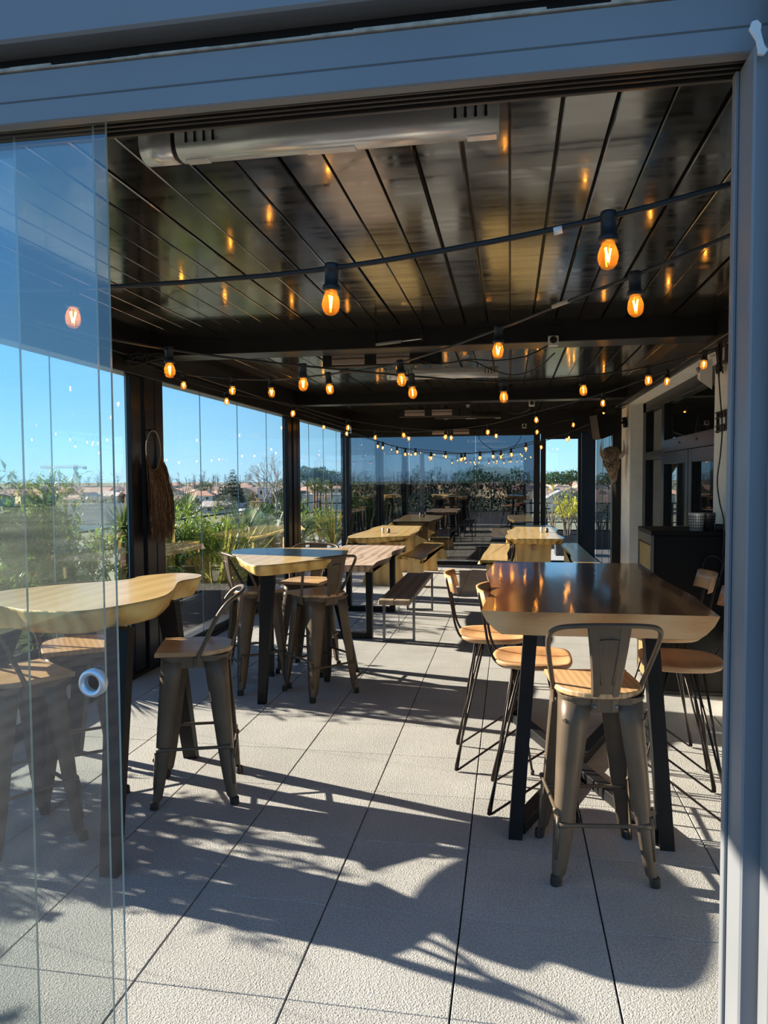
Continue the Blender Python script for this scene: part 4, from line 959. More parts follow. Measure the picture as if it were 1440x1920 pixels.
def fronds(name, label, base, n, L, mat, seed, trunk=.3, el0=.2, el1=1.2, leaflets=26, LW=.18, cat='palm'):
    t = thing(name, label, cat, base); rr = random.Random(seed)
    MB().tube([(0, 0, 0), (0, 0, trunk)], [.11, .09], 9).build('trunk', M['palmbark'], t)
    for k in range(n):
        an = k*2.39996+rr.uniform(-.2, .2); el = rr.uniform(el0, el1); mb = MB(); p = Vector((0, 0, trunk)); LL = L*rr.uniform(.8, 1.1)
        h_ = Vector((math.cos(an), math.sin(an), 0)); s = Vector((-math.sin(an), math.cos(an), 0)); prev = None; pts = []
        for j in range(leaflets+1):
            u = j/leaflets; q = p+(h_*math.cos(el)+Vector((0, 0, math.sin(el))))*LL*u+Vector((0, 0, -.45*LL*u*u)); pts.append(q)
        mb.tube(pts[::4]+[pts[-1]], .006, 4)
        for j in range(3, leaflets+1):
            u = j/leaflets; w = LW*math.sin(min(1, u*1.15+.12)*math.pi)**.6*L
            d = (pts[j]-pts[j-1]).normalized()
            for s_ in (1, -1): leaf(mb, pts[j], (s*s_+d*.75+Vector((0, 0, .15))).normalized(), Vector((0, 0, 1)), max(.05, w), .022*L, .1)
        mb.build('frond', LM[mat], t)
    return t
def fanpalm(name, label, base, n, L, mat, seed, trunk, cat='palm'):
    t = thing(name, label, cat, base); rr = random.Random(seed)
    MB().tube([(0, 0, 0), (.02, 0, trunk*.5), (0, 0, trunk)], [.10, .09, .08], 9).build('trunk', M['palmbark'], t)
    for k in range(n):
        an = k*2.39996; el = rr.uniform(-.1, 1.2); d = Vector((math.cos(an)*math.cos(el), math.sin(an)*math.cos(el), math.sin(el)))
        c = Vector((0, 0, trunk))+d*L*.55; mb = MB(); mb.tube([(0, 0, trunk), c], .008, 4)
        s = d.cross(Vector((0, 0, 1)))
        if s.length < .01: s = Vector((1, 0, 0))
        s.normalize()
        for j in range(15):
            a = -1.9+3.8*j/14; leaf(mb, c, (d*math.cos(a)+s*math.sin(a)).normalized(), d.cross(s), L*.55*(1-.12*abs(a)), .035*L, .12)
        mb.build('fan_leaf', LM[mat], t)
    return t
def gy(px, X): return atX(px, 960, X).y
XP = -3.95
shrub('laurel_shrub', 'large leafy laurel shrub outside the glass at the left picture edge', (-4.25, gy(30, -4.25), .0), 1.62, .62, 5200, .105, 'laurel', 31, 8)
shrub('laurel_shrub', 'second laurel shrub outside, just right of the large one', (-4.35, gy(95, -4.35), .0), 1.42, .40, 2400, .10, 'laurel', 32, 6)
shrub('laurel_shrub', 'laurel shrub outside the glass before the picture starts at left', (-4.0, 3.35, .0), 1.5, .50, 2600, .10, 'laurel', 47, 6)
fronds('cycad', 'dark green cycad outside behind the nearest pale table', (-4.05, gy(120, -4.05), 0), 15, .75, 'cycad', 33, .35)
fronds('cycad', 'dark green cycad outside left of the raffia hung post', (-3.75, gy(178, -3.75), 0), 13, .62, 'cycad', 34, .30)
blades('yucca', 'spiky yucca outside left of the dark post', (-4.6, gy(232, -4.6), 0), 170, .50, .035, 'yucca', 35, 1.9, .5, trunk=1.0)
blades('yucca', 'low yellowish yucca outside below the taller spiky one', (-3.8, gy(222, -3.8), 0), 90, .55, .03, 'phorm', 36, 1.6, .6, trunk=.35)
fanpalm('fan_palm', 'fan palm outside right of the raffia hung post', (-4.9, gy(318, -4.9), 0), 14, .62, 'yucca', 37, .95)
shrub('pittosporum_shrub', 'bright green shrub outside the middle bay, its left clump', (-3.75, gy(350, -3.75), 0), 1.22, .42, 3000, .085, 'laurel2', 38, 6)
shrub('pittosporum_shrub', 'bright green shrub outside the middle bay, its right clump', (-3.85, gy(395, -3.85), 0), 1.22, .42, 2800, .085, 'laurel2', 39, 6)
blades('phormium', 'tall yellow striped flax outside behind the second pale high table', (-3.55, gy(408, -3.55), .18), 70, 1.10, .060, 'phorm', 40, .9, 1.0, bend=.1)
blades('dasylirion', 'blue green spiky rosette outside the middle bay, nearer one', (-4.2, gy(455, -4.2), 0), 520, .62, .018, 'blue', 41, 1.9, .5, trunk=.72, bend=.1)
blades('dasylirion', 'blue green spiky rosette outside beside the middle post', (-4.0, gy(505, -4.0), 0), 520, .66, .018, 'blue', 42, 1.9, .5, trunk=.50, bend=.1)
fanpalm('fan_palm', 'dark fan palm outside just left of the middle post', (-4.5, gy(530, -4.5), 0), 12, .62, 'cycad', 43, .72)
fronds('cycad', 'long frond palm outside right of the middle post', (-3.9, gy(563, -3.9), 0), 13, .9, 'cycad', 44, .4)
shrub('pittosporum_shrub', 'pale flecked shrub outside the last bay', (-4.1, gy(596, -4.1), 0), 1.15, .5, 2600, .08, 'laurel2', 45, 6)
blades('phormium', 'upright striped flax outside in the corner of the last bay', (-3.6, gy(624, -3.6), .18), 70, 1.15, .065, 'phorm', 46, .7, 1.1, bend=.08)
shrub('laurel_shrub', 'leafy shrub outside between the two blue green rosettes', (-4.5, gy(480, -4.5), 0), 1.05, .45, 1800, .08, 'laurel2', 48, 5)
def planter(label, lo, hi, mat='planter'):
    x0, y0 = lo[:2]; x1, y1 = hi[:2]; z1 = hi[2]; c = Vector(((x0+x1)/2, (y0+y1)/2, -.03)); t = thing('planter_box', label, 'planter', c); a, b_ = (x1-x0)/2, (y1-y0)/2
    w = MB(); th = .03
    for q in (((-a, -b_, 0), (a, -b_+th, z1)), ((-a, b_-th, 0), (a, b_, z1)), ((-a, -b_+th, 0), (-a+th, b_-th, z1)), ((a-th, -b_+th, 0), (a, b_-th, z1))): w.bbox(*q, .003)
    w.build('box', M[mat], t); MB().box((-a+th, -b_+th, 0), (a-th, b_-th, z1-.05)).build('soil', M['soil'], t)
fronds('cycad', 'arching cycad outside the nearest bay, close to the front corner', (-3.9, 2.75, 0), 16, .95, 'cycad', 49, .55)
fronds('cycad', 'arching cycad outside beside the front corner post', (-4.3, 2.05, 0), 16, 1.0, 'cycad', 50, .75)
blades('dasylirion', 'green spiky rosette outside between cycads of the nearest bay', (-3.65, gy(60, -3.65), 0), 260, .5, .018, 'yucca', 59, 1.9, .5, trunk=.35, bend=.1)
shrub('laurel_shrub', 'low leafy shrub outside at the foot of the raffia hung post', (-3.75, 5.45, 0), .95, .4, 1500, .09, 'laurel', 64, 5)
shrub('laurel_shrub', 'low leafy shrub outside between yucca and fan palm', (-4.3, 6.75, 0), 1.05, .45, 1800, .09, 'laurel2', 65, 5)
shrub('laurel_shrub', 'low dark shrub outside behind the striped flax', (-4.45, 8.3, 0), 1.0, .5, 1600, .085, 'laurel', 66, 5)
shrub('laurel_shrub', 'low shrub outside at the right end of the middle bay', (-3.8, 9.25, 0), .9, .45, 1500, .085, 'laurel2', 67, 5)
planter('long dark planter outside the nearest bay', (-4.7, 1.7), (-3.45, 5.45, .38)); planter('long dark planter outside the middle bay', (-4.6, 6.1), (-3.42, 9.5, .34)); planter('dark planter outside the last bay', (-4.6, 10.2), (-3.4, 12.9, .34))
planter('wooden crate planter at the foot of the striped flax', (-3.72, gy(408, -3.55)-.25), (-3.34, gy(408, -3.55)+.25, .36), 'planter_w')
def railing(label, a, b_, n, h=1.0, bars=4):
    A = Vector(a); B = Vector(b_); d = B-A; t = thing('railing', label, 'railing', A); an = math.atan2(d.y, d.x); L = d.length
    for k in range(n+1): MB().bbox((-.025, -.025, 0), (.025, .025, h), .003, M=Matrix.Translation(d*(k/n)) @ Matrix.Rotation(an, 4, 'Z')).build('post', M['black'], t)
    for k in range(bars): MB().bbox((0, -.018, h*(.22+.78*k/(bars-1))-.03), (L, .018, h*(.22+.78*k/(bars-1))), .003, M=Matrix.Rotation(an, 4, 'Z')).build('rail', M['black'], t)
railing('black terrace railing behind the plants on the left', (-5.15, 2.6, -.03), (-5.15, 19.5, -.03), 10)
railing('black terrace railing beyond the back door', (-5.15, 19.5, -.03), (5.5, 19.5, -.03), 7, .95)
railing('black terrace railing beside the building past the right glazing', (3.4, 11.0, -.03), (3.4, 19.5, -.03), 5, .95)
# beyond the back door
t = shrub('potted_citrus', 'young citrus tree with yellow green leaves beyond the back door', (at(1064, 1000, 15.6).x, 15.6, .30), 1.05, .34, 420, .10, 'citrus', 51, 5, .45)
MB().tube([(0, 0, -.1), (.01, 0, .25), (0, 0, .5)], .014, 6).build('trunk', M['bark'], t)
planter('dark pot of the citrus tree beyond the back door', (at(1064, 1000, 15.6).x-.25, 15.35), (at(1064, 1000, 15.6).x+.25, 15.85, .42))
for k, (px, lab) in enumerate(((1035, 'greyish rosemary bush beyond the back door, left of the citrus'), (1062, 'greyish rosemary bush beyond the back door, behind the citrus'), (1088, 'greyish rosemary bush beyond the back door, hidden partly by the corner post'), (1125, 'greyish bush seen through the right end glazing'))):
    shrub('rosemary_bush', lab, (at(px, 960, 17.3).x, 17.3, .25), .92, .35, 600, .06, 'rosem', 52+k, 7, .15)
planter('long dark planter along the railing beyond the back door', (.2, 16.9), (3.2, 17.7, .38))
t = thing('added_board_fence', 'added dark board fence darkening the view through the tinted back wall', 'fence', (-1.45, 14.0, -.03))  # added to block the bright view so the tinted wall reads dark
fb = MB().bbox((-.098, -.012, .03), (.098, .012, 1.50), .004).mesh('fence_board', M['planter'])
for k in range(17): link_piece('fence_board', fb, (-1.62+.2*k, RND.uniform(-.003, .003), RND.uniform(-.012, .012)), t)
for z in (.35, 1.2): MB().bbox((-1.75, .012, z), (1.75, .05, z+.07), .003).build('cross_rail', M['planter'], t)
for x in (-1.7, 0, 1.7): MB().bbox((x-.04, .05, 0), (x+.04, .13, 1.5), .004).build('fence_post', M['planter'], t)
hg = MB(); rr = random.Random(58)
for k in range(9000):
    x = rr.uniform(-5.0, 5.6); z = rr.uniform(.0, 1.9+.16*math.sin(x*3)+.10*math.sin(x*7)); v = rdir(rr, .2)
    leaf(hg, Vector((x, rr.uniform(-.4, .4), z)), v, Vector((0, 0, 1)), .17, .09)
t = thing('hedge', 'added dark hedge standing in for trees mirrored in the tinted back wall', 'hedge', (0, -8.4, -.03)); tag(hg.build('foliage', LM['cycad'], t), kind='stuff')  # unseen hedge, added to darken the reflection in the tinted wall
for k in range(14): MB().tube([(-4.8+.78*k, 0, 0), (-4.78+.78*k, .02, 1.2)], [.03, .015], 6).build('stem', M['bark'], t)
# ------------------------------------------------------------------ town below the terrace
GZ = -6.5
M['ground'] = pbr('town_ground', (.17, .17, .10), .95, noise=.45, nscale=.06, coord='Object')
struct(MB().box((-1500, -1500, GZ-1), (1500, 1500, GZ)).build('ground', M['ground']))
M['road'] = pbr('asphalt', (.22, .22, .22), .9)
M['win'] = pbr('house_window', (.05, .06, .075), .2)
WC = {'white': (.74, .72, .68), 'cream': (.66, .57, .43), 'ochre': (.62, .36, .10), 'grey': (.42, .42, .42), 'pink': (.58, .38, .30), 'beige': (.55, .47, .36), 'brick': (.42, .16, .10), 'blue': (.42, .48, .56)}
RC = {'tile': (.50, .31, .22), 'red': (.48, .25, .17), 'pale': (.56, .46, .37), 'slate': (.26, .27, .29), 'grey': (.42, .42, .42)}
for k, c in WC.items(): M['w_'+k] = pbr('render_'+k, c, .9, noise=.06, nscale=.5)
for k, c in RC.items(): M['r_'+k] = pbr('roof_'+k, c, .85, noise=.18, nscale=1.2)
def house(label, px, yb, wpx, ht, hr, wall, roof, kind='hip', depth=.8, rz=None, nwin=3, floors=1, seed=0, lift=0.0):
    """px, yb: where the foot of the house shows; wpx its width there; ht wall height, hr roof rise in metres"""
    D = 8.1*FPX/(yb-894.0); p = at(px, yb, D); w = wpx/FPX*D; d = w*depth
    rr = random.Random(seed or int(px*7+yb)); rz = rr.uniform(-.35, .35) if rz is None else rz
    t = thing('house', label, 'house', (p.x, p.y, GZ), rz, 'houses of the town below'); a, b_ = w/2, d/2
    MB().box((-a, -b_, 0), (a, b_, ht)).build('wall', M['w_'+wall], t)
    o = w*.05; R = MB()
    if kind == 'hip':
        k = min(a, b_)*.9; e = [(-a-o, -b_-o), (a+o, -b_-o), (a+o, b_+o), (-a-o, b_+o)]; rd = [(-max(a-k, .05), 0), (max(a-k, .05), 0)]
        vs = [(x, y, ht) for x, y in e]+[(x, y, ht+hr) for x, y in rd]
        R.add(vs, [(0, 1, 5, 4), (1, 2, 5), (2, 3, 4, 5), (3, 0, 4), (3, 2, 1, 0)])
    elif kind == 'gable':
        vs = [(-a-o, -b_-o, ht), (a+o, -b_-o, ht), (a+o, b_+o, ht), (-a-o, b_+o, ht), (0, -b_-o, ht+hr), (0, b_+o, ht+hr)]
        R.add(vs, [(0, 4, 5, 3), (1, 2, 5, 4), (0, 1, 4), (2, 3, 5), (3, 2, 1, 0)])
    elif kind == 'ridge':
        vs = [(-a-o, -b_-o, ht), (a+o, -b_-o, ht), (a+o, b_+o, ht), (-a-o, b_+o, ht), (-a-o, 0, ht+hr), (a+o, 0, ht+hr)]
        R.add(vs, [(0, 1, 5, 4), (2, 3, 4, 5), (1, 2, 5), (3, 0, 4), (3, 2, 1, 0)])
    else: R.box((-a-o*.3, -b_-o*.3, ht), (a+o*.3, b_+o*.3, ht+max(hr, .25)))
    ro = R.build('roof', M['r_'+roof], t)
    if kind in ('hip', 'ridge') and rr.random() < .6: MB().bbox((a*.4, -.3, ht+hr*.2), (a*.4+.7, .3, ht+hr+.5), .03).build('chimney', M['w_cream'], ro)
    for f in range(floors):
        for k in range(nwin):
            x = -a+2*a*(k+.5)/nwin+rr.uniform(-.2, .2); z = ht/floors*f+ht/floors*.38; hh = ht/floors*.42; ww = min(.9, a/nwin*.7)
            MB().box((x-ww/2, -b_-.06, z), (x+ww/2, -b_+.02, z+hh)).build('window', M['win'], t)
    return t
HS = [
 ('beige gabled house with a blank end wall, seen left through the door glass', 170, 955, 46, 2.6, 2.0, 'beige', 'pale', 'gable', 1.1, .15, 1, 1),
 ('low cream house with two windows left of the beige gable', 143, 956, 44, 2.8, 1.2, 'cream', 'tile', 'hip', .8, 0, 2, 1),
 ('grey flat roofed block on the skyline under the crane', 158, 929, 46, 4.6, .3, 'grey', 'grey', 'flat', .6, 0, 4, 2),
 ('small red brick house left of the grey flat block', 122, 931, 26, 4.2, 1.2, 'brick', 'tile', 'hip', .8, None, 2, 1),
 ('white skyline house above the laurel shrub', 96, 930, 32, 4.6, .3, 'white', 'grey', 'flat', .8, None, 2, 2),
 ('cream house half behind the yucca', 205, 948, 50, 3.0, 1.5, 'cream', 'pale', 'ridge', .8, .1, 3, 1),
 ('white house with ridged red tiled hip roof outside the middle bay', 380, 953, 60, 3.5, 1.25, 'white', 'red', 'hip', .8, .05, 1, 1),
 ('cream house with pale tiled roof left of the white tiled one', 338, 957, 46, 2.2, 1.8, 'cream', 'tile', 'hip', .9, None, 2, 1),
 ('pale house with bluish wall above the white tiled one', 392, 938, 40, 3.6, 1.6, 'white', 'tile', 'ridge', .8, None, 2, 1),
 ('pink house on the rise beside the raffia fringe', 352, 934, 40, 3.2, 1.8, 'pink', 'tile', 'hip', .8, None, 2, 1),
 ('low pale roofed house in front of the cedar', 412, 962, 60, 1.6, 1.2, 'beige', 'pale', 'ridge', .8, None, 2, 1),
 ('long white house with red roof right of the cedar', 482, 943, 56, 3.6, 1.6, 'white', 'red', 'hip', .7, .0, 3, 1),
 ('bright white two storey house with two small windows', 496, 950, 26, 5.2, .25, 'white', 'grey', 'flat', 1.0, .3, 2, 2),
 ('ochre house left of the bright white two storey one', 479, 949, 16, 3.4, 1.3, 'ochre', 'tile', 'ridge', 1.2, None, 1, 1),
 ('low ochre garden house in front of the bright white one', 487, 959, 26, 2.2, .3, 'ochre', 'tile', 'flat', .8, .2, 2, 1),
 ('ochre house with pale roof beside the middle post', 526, 951, 30, 4.0, 1.4, 'ochre', 'pale', 'ridge', .8, .1, 2, 1),
 ('small skyline house right of the bare tree', 462, 925, 30, 4.2, 1.6, 'cream', 'tile', 'hip', .8, None, 2, 1),
 ('skyline house left of the cedar', 330, 924, 30, 4.4, 1.8, 'cream', 'tile', 'hip', .8, None, 2, 1),
 ('small pinkish skyline house right of the raffia fringe', 372, 922, 28, 4.4, 1.6, 'pink', 'tile', 'hip', .8, None, 2, 1),
 ('long low white hall seen through the last bay', 606, 955, 74, 3.6, .3, 'white', 'grey', 'flat', .5, .02, 0, 1),
 ('yellow house under the palms in the last bay', 592, 936, 26, 4.4, 1.2, 'ochre', 'pale', 'hip', .8, None, 2, 1),
 ('cream house right of the umbrella pines in the last bay', 634, 936, 26, 4.2, 1.8, 'cream', 'tile', 'hip', .8, None, 2, 2),
 ('pink roofed house farthest right in the last bay', 650, 930, 26, 4.2, 1.8, 'pink', 'tile', 'hip', .8, None, 2, 1),
 ('grey gabled shed framed by the back door', 1048, 962, 56, 3.2, 1.9, 'blue', 'slate', 'gable', .9, .05, 0, 1),
 ('cream gabled shed at the right edge of the back door view', 1082, 966, 44, 2.6, 2.6, 'cream', 'pale', 'gable', .9, -.2, 0, 1),
 ('orange roofed house at the left edge of the back door view', 1024, 960, 44, 3.2, 2.2, 'white', 'tile', 'ridge', .9, .1, 1, 1),
 ('white flat roofed house in the middle of the back door view', 1046, 943, 34, 3.6, .3, 'white', 'grey', 'flat', .8, None, 2, 1),
 ('small pink house high in the back door view', 1036, 930, 26, 4.4, 1.8, 'pink', 'tile', 'hip', .8, None, 2, 1),
 ('small cream house right of the pink one in the back door view', 1072, 931, 30, 4.4, 1.6, 'cream', 'tile', 'hip', .8, None, 2, 1),
 ('brick red house seen through the right end glazing', 1143, 950, 30, 3.4, 1.2, 'brick', 'tile', 'ridge', .8, .1, 2, 1),
 ('pale house above the brick red one in the right end glazing', 1140, 935, 30, 4.0, .3, 'cream', 'grey', 'flat', .8, None, 2, 1),
 ('brown roofed house low in the right end glazing', 1130, 970, 44, 3.0, 1.6, 'beige', 'tile', 'ridge', .8, .1, 1, 1),
]
for h_ in HS: house(*h_)
# hall with the ribbed roof
D = 102.0; p = at(140, 1003, D)
t = thing('hall', 'white hall with wide ribbed pale roof below the crane', 'building', (p.x, p.y, GZ), .06)
w = 7.6; MB().box((-w, 0, 0), (w, 9.5, 1.15)).build('wall', M['w_white'], t)
rf = MB(); nr = 27; R0 = []; R1 = []
for k in range(nr*2+1):
    x = -w-.2+(2*w+.4)*k/(nr*2); b_ = .34 if k % 2 else 0
    R0.append(Vector((x, -.3, 1.15+b_))); R1.append(Vector((x, 8.5, 4.0+b_)))
rf.loft([R0, R1], 0, False, False, False); rf.build('roof', M['w_beige'], t)
# cars
def car(label, px, yb, col, rz):
    D = 8.1*FPX/(yb-894.0); p = at(px, yb, D); t = thing('car', label, 'car', (p.x, p.y, GZ), rz, 'cars on the street below')
    m_ = pbr('car_paint', col, .25, .0, .6)
    prof = [(-2.0, .3), (-2.05, .75), (-1.1, .9), (-.55, 1.42), (.75, 1.42), (1.35, .95), (2.0, .85), (2.05, .35)]
    MB().loft([[Vector((x, s_*.85, z)) for x, z in prof] for s_ in (-1, 1)]).build('body', m_, t)
    MB().loft([[Vector((x, s_*.87, z)) for x, z in ((-.95, .95), (-.5, 1.34), (.7, 1.34), (1.15, .95))] for s_ in (-1, 1)]).build('side_window', M['win'], t)
    for x in (-1.25, 1.3):
        for s_ in (-1, 1): MB().lathe([(.32, -.1), (.32, .1)], 14, Matrix.Translation((x, s_*.82, .32)) @ Matrix.Rotation(math.radians(90), 4, 'X')).build('wheel', M['rubber'], t)
car('white car parked on the street outside the middle bay', 458, 966, (.75, .75, .75), 1.2); car('white car nearest on the street below', 478, 972, (.8, .8, .8), .3); car('dark blue car behind the white one on the street', 455, 956, (.05, .07, .12), 1.3); car('red car parked beside the nearest white one', 463, 973, (.3, .03, .02), .3)
struct(MB().box((-4, -120, 0), (4, 120, .05)).build('road_1', M['road'])).location = (at(468, 965, 156).x, 170, GZ); bpy.data.objects['road_1'].rotation_euler = (0, 0, .28)

# ------------------------------------------------------------------ trees
def bare_tree(label, px, D, h, spread, seed, depth=6, base_z=GZ):
    p = at(px, 930, D); t = thing('bare_tree', label, 'tree', (p.x, D, base_z)); rr = random.Random(seed); tr = MB(); br = MB()
    def rec(a, d, L, r_, k):
        b_ = a+d*L; (tr if k >= depth-1 else br).tube([a, (a+b_)/2+rdir(rr)*L*.05, b_], [r_, r_*.85, r_*.65], 4 if k > 3 else 3, 0, False)
        if k == 0: return
        for j in range(2 if rr.random() < .45 else 3):
            nd = (d+rdir(rr)*.62*spread+Vector((0, 0, .18))).normalized(); rec(b_, nd, L*rr.uniform(.62, .82), r_*.62, k-1)
    rec(Vector((0, 0, 0)), Vector((0, 0, 1)), h*.27, h*.022, depth)
    tr.build('trunk', M['bark_grey'], t); tag(br.build('branches', M['bark_grey'], t), kind='stuff')
bare_tree('large bare tree beside the middle post', 497, 150, 13.0, 1.0, 61, 7)
bare_tree('second large bare tree just left of the middle post', 519, 146, 13.5, .95, 62, 7)
def crown_tree(label, px, D, h, crown, mat, seed, n=2600, LL=.5, trunk_mat='bark', name='pine_tree', cat='tree', base_z=GZ):
    """crown: list of (dx, dy, z, rx, rz) clumps in metres"""
    p = at(px, 930, D); t = thing(name, label, cat, (p.x, D, base_z)); rr = random.Random(seed); mb = MB(); zmin = min(c[2] for c in crown)
    tot = sum(c[3]*c[3] for c in crown)
    for (dx, dy, z, rx, rz) in crown:
        for k in range(int(n*rx*rx/tot)):
            v = rdir(rr); q = Vector((dx, dy, z))+Vector((v.x*rx, v.y*rx, v.z*rz))*rr.uniform(.72, 1.05)
            leaf(mb, q, (v+rdir(rr)*.9).normalized(), Vector((0, 0, 1)), LL*rr.uniform(.6, 1.3), LL*.5)
    tag(mb.build('foliage', LM[mat], t), kind='stuff')
    tb = MB(); tb.tube([(0, 0, 0), (.1, 0, zmin*.5), (0, 0, zmin)], [h*.025, h*.022, h*.018], 7)
    for c in crown[:5]: tb.tube([(0, 0, zmin*.75), (c[0]*.6, c[1]*.6, (zmin*.75+c[2])/2), (c[0], c[1], c[2])], [h*.014, h*.010, h*.006], 5)
    tb.build('trunk', M[trunk_mat], t)
def umbrella(h, w, seed):
    rr = random.Random(seed); c = []
    for k in range(9):
        an = k*2.4; r_ = w*.5*math.sqrt((k+.3)/9); c.append((r_*math.cos(an), r_*math.sin(an), h-1.6-1.2*(r_/(w*.5))**2+rr.uniform(-.3, .3), w*.21, 1.25))
    return c
crown_tree('broad umbrella pine in the last bay, left of the palms', 576, 165, 10.5, umbrella(11.0, 7.0, 1), 'pine', 71, 3400)
crown_tree('umbrella pine in the last bay behind the palms', 600, 175, 10.5, umbrella(10.8, 6.5, 2), 'pine', 72, 3000)
crown_tree('umbrella pine in the last bay, right of the palms', 621, 170, 10.0, umbrella(10.2, 6.2, 3), 'pine', 73, 3000)
crown_tree('umbrella pine at the left of the back door view', 1037, 200, 9.6, umbrella(9.8, 6.6, 4), 'pine', 74, 2600)
crown_tree('umbrella pine at the right of the back door view', 1070, 205, 9.8, umbrella(10.0, 7.0, 5), 'pine', 75, 2600)
crown_tree('broad dark pine behind the tinted back wall', 915, 150, 11.0, umbrella(10.6, 13.0, 8), 'pine', 84, 4200)
crown_tree('dark green tree in the right end glazing', 1140, 230, 8.5, umbrella(9.4, 9.0, 6), 'pine', 76, 2000)
ced = [(0, 0, 2.0+1.0*k+.0, 3.2*(1-k/9.2)+.25, .42) for k in range(9)]
crown_tree('layered grey green cedar outside the middle bay', 437, 190, 10.5, ced, 'cedar', 77, 4200, .55, name='cedar_tree')
crown_tree('smaller grey green conifer left of the cedar', 417, 185, 7.0, [(0, 0, 1.6+.9*k, 2.2*(1-k/7.2)+.2, .42) for k in range(6)], 'cedar', 78, 1700, .5, name='cedar_tree')
crown_tree('dark round tree left of the cedar', 384, 230, 7.0, [(0, 0, 5, 2.6, 2.0), (1.6, 0, 4.4, 1.6, 1.5), (-1.5, 0, 4.2, 1.6, 1.5)], 'pine', 79, 1500, .5, name='round_tree')
crown_tree('silvery olive tree in front of the white tiled house', 424, 150, 4.6, [(0, 0, 3.0, 2.1, 1.5), (1.6, 0, 2.6, 1.5, 1.2), (-1.6, 0, 2.5, 1.5, 1.2)], 'olive', 80, 1700, .4, name='olive_tree')
crown_tree('grey green olive tree by the parked cars', 464, 195, 5.0, [(0, 0, 3.6, 2.0, 1.4), (1.5, 0, 3.2, 1.4, 1.1)], 'olive', 81, 1000, .4, name='olive_tree')
crown_tree('green tree at the left of the middle post', 527, 175, 8.0, [(0, 0, 5.6, 2.3, 2.2), (.5, 0, 3.6, 2.0, 1.6)], 'pine', 82, 1400, .5, name='round_tree')
crown_tree('grey green tree behind the grey shed in the back door view', 1071, 150, 5.6, [(0, 0, 4.0, 2.0, 1.6), (1.5, 0, 3.2, 1.5, 1.3), (-1.4, 0, 3.0, 1.4, 1.2)], 'olive', 83, 1500, .45, name='olive_tree')
for px, D, h, lab in ((589, 118, 7.0, 'tall palm with reddish trunk in the last bay, left one'), (594, 122, 6.4, 'tall palm with reddish trunk in the last bay, middle one'), (610, 120, 6.6, 'tall palm with reddish trunk in the last bay, right one')):
    p = at(px, 930, D); t = thing('palm_tree', lab, 'palm', (p.x, D, GZ)); MB().tube([(0, 0, 0), (.05, 0, h)], [.22, .16], 7).build('trunk', M['palmbark'], t)
    mb = MB(); rr = random.Random(int(px))
    for k in range(46):
        an = k*2.39996; el = rr.uniform(-.9, 1.2); d = Vector((math.cos(an)*math.cos(el), math.sin(an)*math.cos(el), math.sin(el))); q = Vector((.05, 0, h))+d*.7
        for j in range(7): leaf(mb, q, (d+rdir(rr)*.55).normalized(), Vector((0, 0, 1)), .75, .12)
    tag(mb.build('crown', LM['yucca'], t), kind='stuff')
# skyline of bare trees all round the town
rr = random.Random(90); mb = MB()
for k in range(2200):
    an = rr.uniform(0, 6.2832); D = rr.uniform(325, 430); h = rr.uniform(7.0, 11.8)*(1.0 if rr.random() < .8 else .6); c = Vector((D*math.cos(an), D*math.sin(an), GZ))
    mb.tube([c, c+Vector((0, 0, h*.9))], [.16, .04], 3, 0, False, False)
    for j in range(26):
        u = rr.uniform(.25, .95); p = c+Vector((0, 0, h*u)); d = (rdir(rr, .9)); mb.tube([p, p+d*h*.28*rr.uniform(.5, 1.1)], [.07, .02], 3, 0, False, False)
tag(mb.build('bare_treeline', M['twig']), 'line of bare winter trees along the horizon of the town', 'trees', kind='stuff')
mb = MB(); rr = random.Random(91)
for k in range(1100):
    an = rr.uniform(0, 6.2832); D = rr.uniform(200, 420); s_ = rr.uniform(1.4, 3.2); c = Vector((D*math.cos(an), D*math.sin(an), GZ+s_*.6))
    for j in range(26):
        v = rdir(rr); leaf(mb, c+Vector((v.x*s_, v.y*s_, v.z*s_*.75)), (v+rdir(rr)).normalized(), Vector((0, 0, 1)), 1.3, .8)
tag(mb.build('distant_bushes', LM['olive']), 'scattered green bushes between the far houses of the town', 'bushes', kind='stuff')
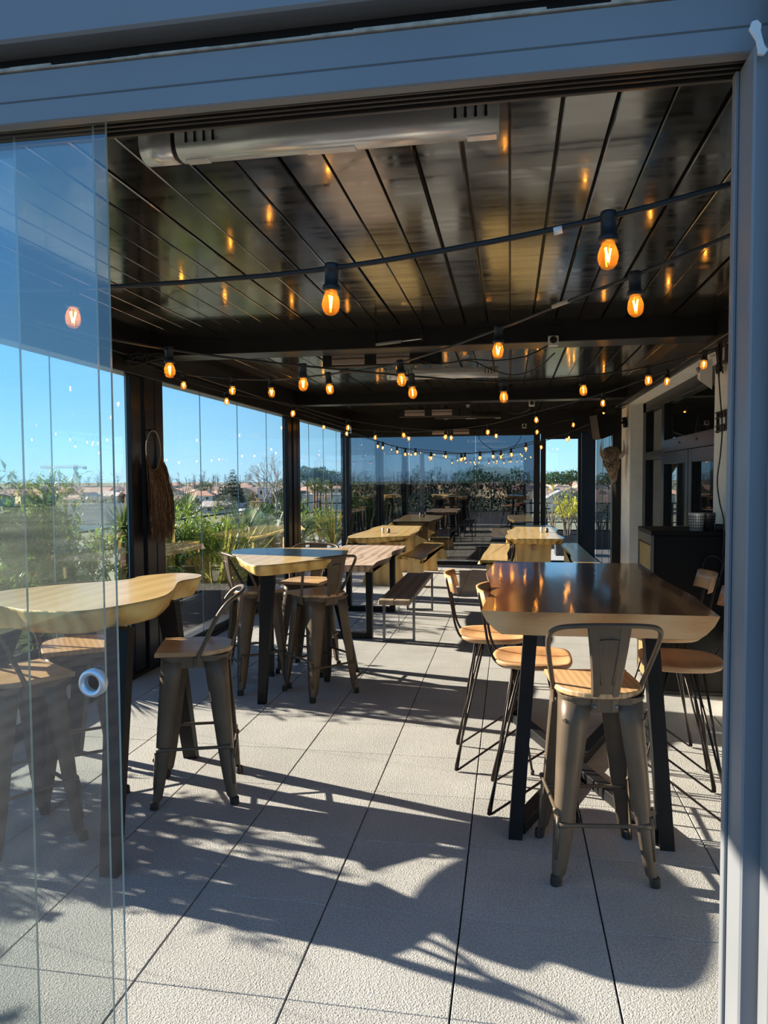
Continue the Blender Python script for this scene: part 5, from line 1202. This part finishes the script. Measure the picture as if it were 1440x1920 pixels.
# far roofs of the town
mb = MB(); rr = random.Random(92)
for k in range(420):
    an = rr.uniform(0, 6.2832); D = rr.uniform(235, 330); a = rr.uniform(3, 7); b_ = rr.uniform(3, 5); h = rr.uniform(2.2, 4.2); M2 = Matrix.Translation((D*math.cos(an), D*math.sin(an), GZ)) @ Matrix.Rotation(rr.uniform(0, 3.1), 4, 'Z')
    mb.box((-a, -b_, 0), (a, b_, h), 0, M2)
    vs = [M2 @ Vector(v) for v in ((-a-.3, -b_-.3, h), (a+.3, -b_-.3, h), (a+.3, b_+.3, h), (-a-.3, b_+.3, h), (-a-.3, 0, h+1.5), (a+.3, 0, h+1.5))]
    mb.add(vs, [(0, 1, 5, 4), (2, 3, 4, 5), (1, 2, 5), (3, 0, 4)], 1)
tag(mb.build('distant_town', [M['w_cream'], M['r_tile']]), 'jumble of tiny far houses along the edge of the town', 'houses', kind='stuff')
# tower crane
D = 600.0; p = at(143, 930, D); zt = at(143, 875, D).z-GZ; s_ = D/FPX
t = thing('tower_crane', 'pale tower crane standing far off above the town', 'crane', (p.x, D, GZ))
def lattice(mb, a, b_, w, n, r_=.16):
    a = Vector(a); b_ = Vector(b_); d = b_-a; s1 = d.orthogonal().normalized(); s2 = d.cross(s1).normalized(); q = []
    for c in ((-1, -1), (1, -1), (1, 1), (-1, 1)): off = s1*c[0]*w/2+s2*c[1]*w/2; q.append(off); mb.tube([a+off, b_+off], r_, 3, 0, False)
    for k in range(n):
        for i in range(4): mb.tube([a+d*(k/n)+q[i], a+d*((k+1)/n)+q[(i+1) % 4]], r_*.7, 3, 0, False)
M['crane'] = pbr('crane_paint', (.45, .45, .42), .6)
c = MB(); lattice(c, (0, 0, 0), (0, 0, zt+2), 2.2, 20); c.build('mast', M['crane'], t)
c = MB(); lattice(c, (-80*s_, 0, zt), (0, 0, zt), 1.8, 26); c.build('jib', M['crane'], t)
c = MB(); lattice(c, (0, 0, zt), (24*s_, 0, zt), 1.8, 8); c.build('counter_jib', M['crane'], t)
MB().bbox((18*s_, -1.2, zt-2.5), (24*s_, 1.2, zt), .1).build('counterweight', M['crane'], t); MB().bbox((-1.5, -1.5, zt-3), (1.5, 1.5, zt+.5), .1).build('cab', M['crane'], t)
bpy.context.view_layer.update()
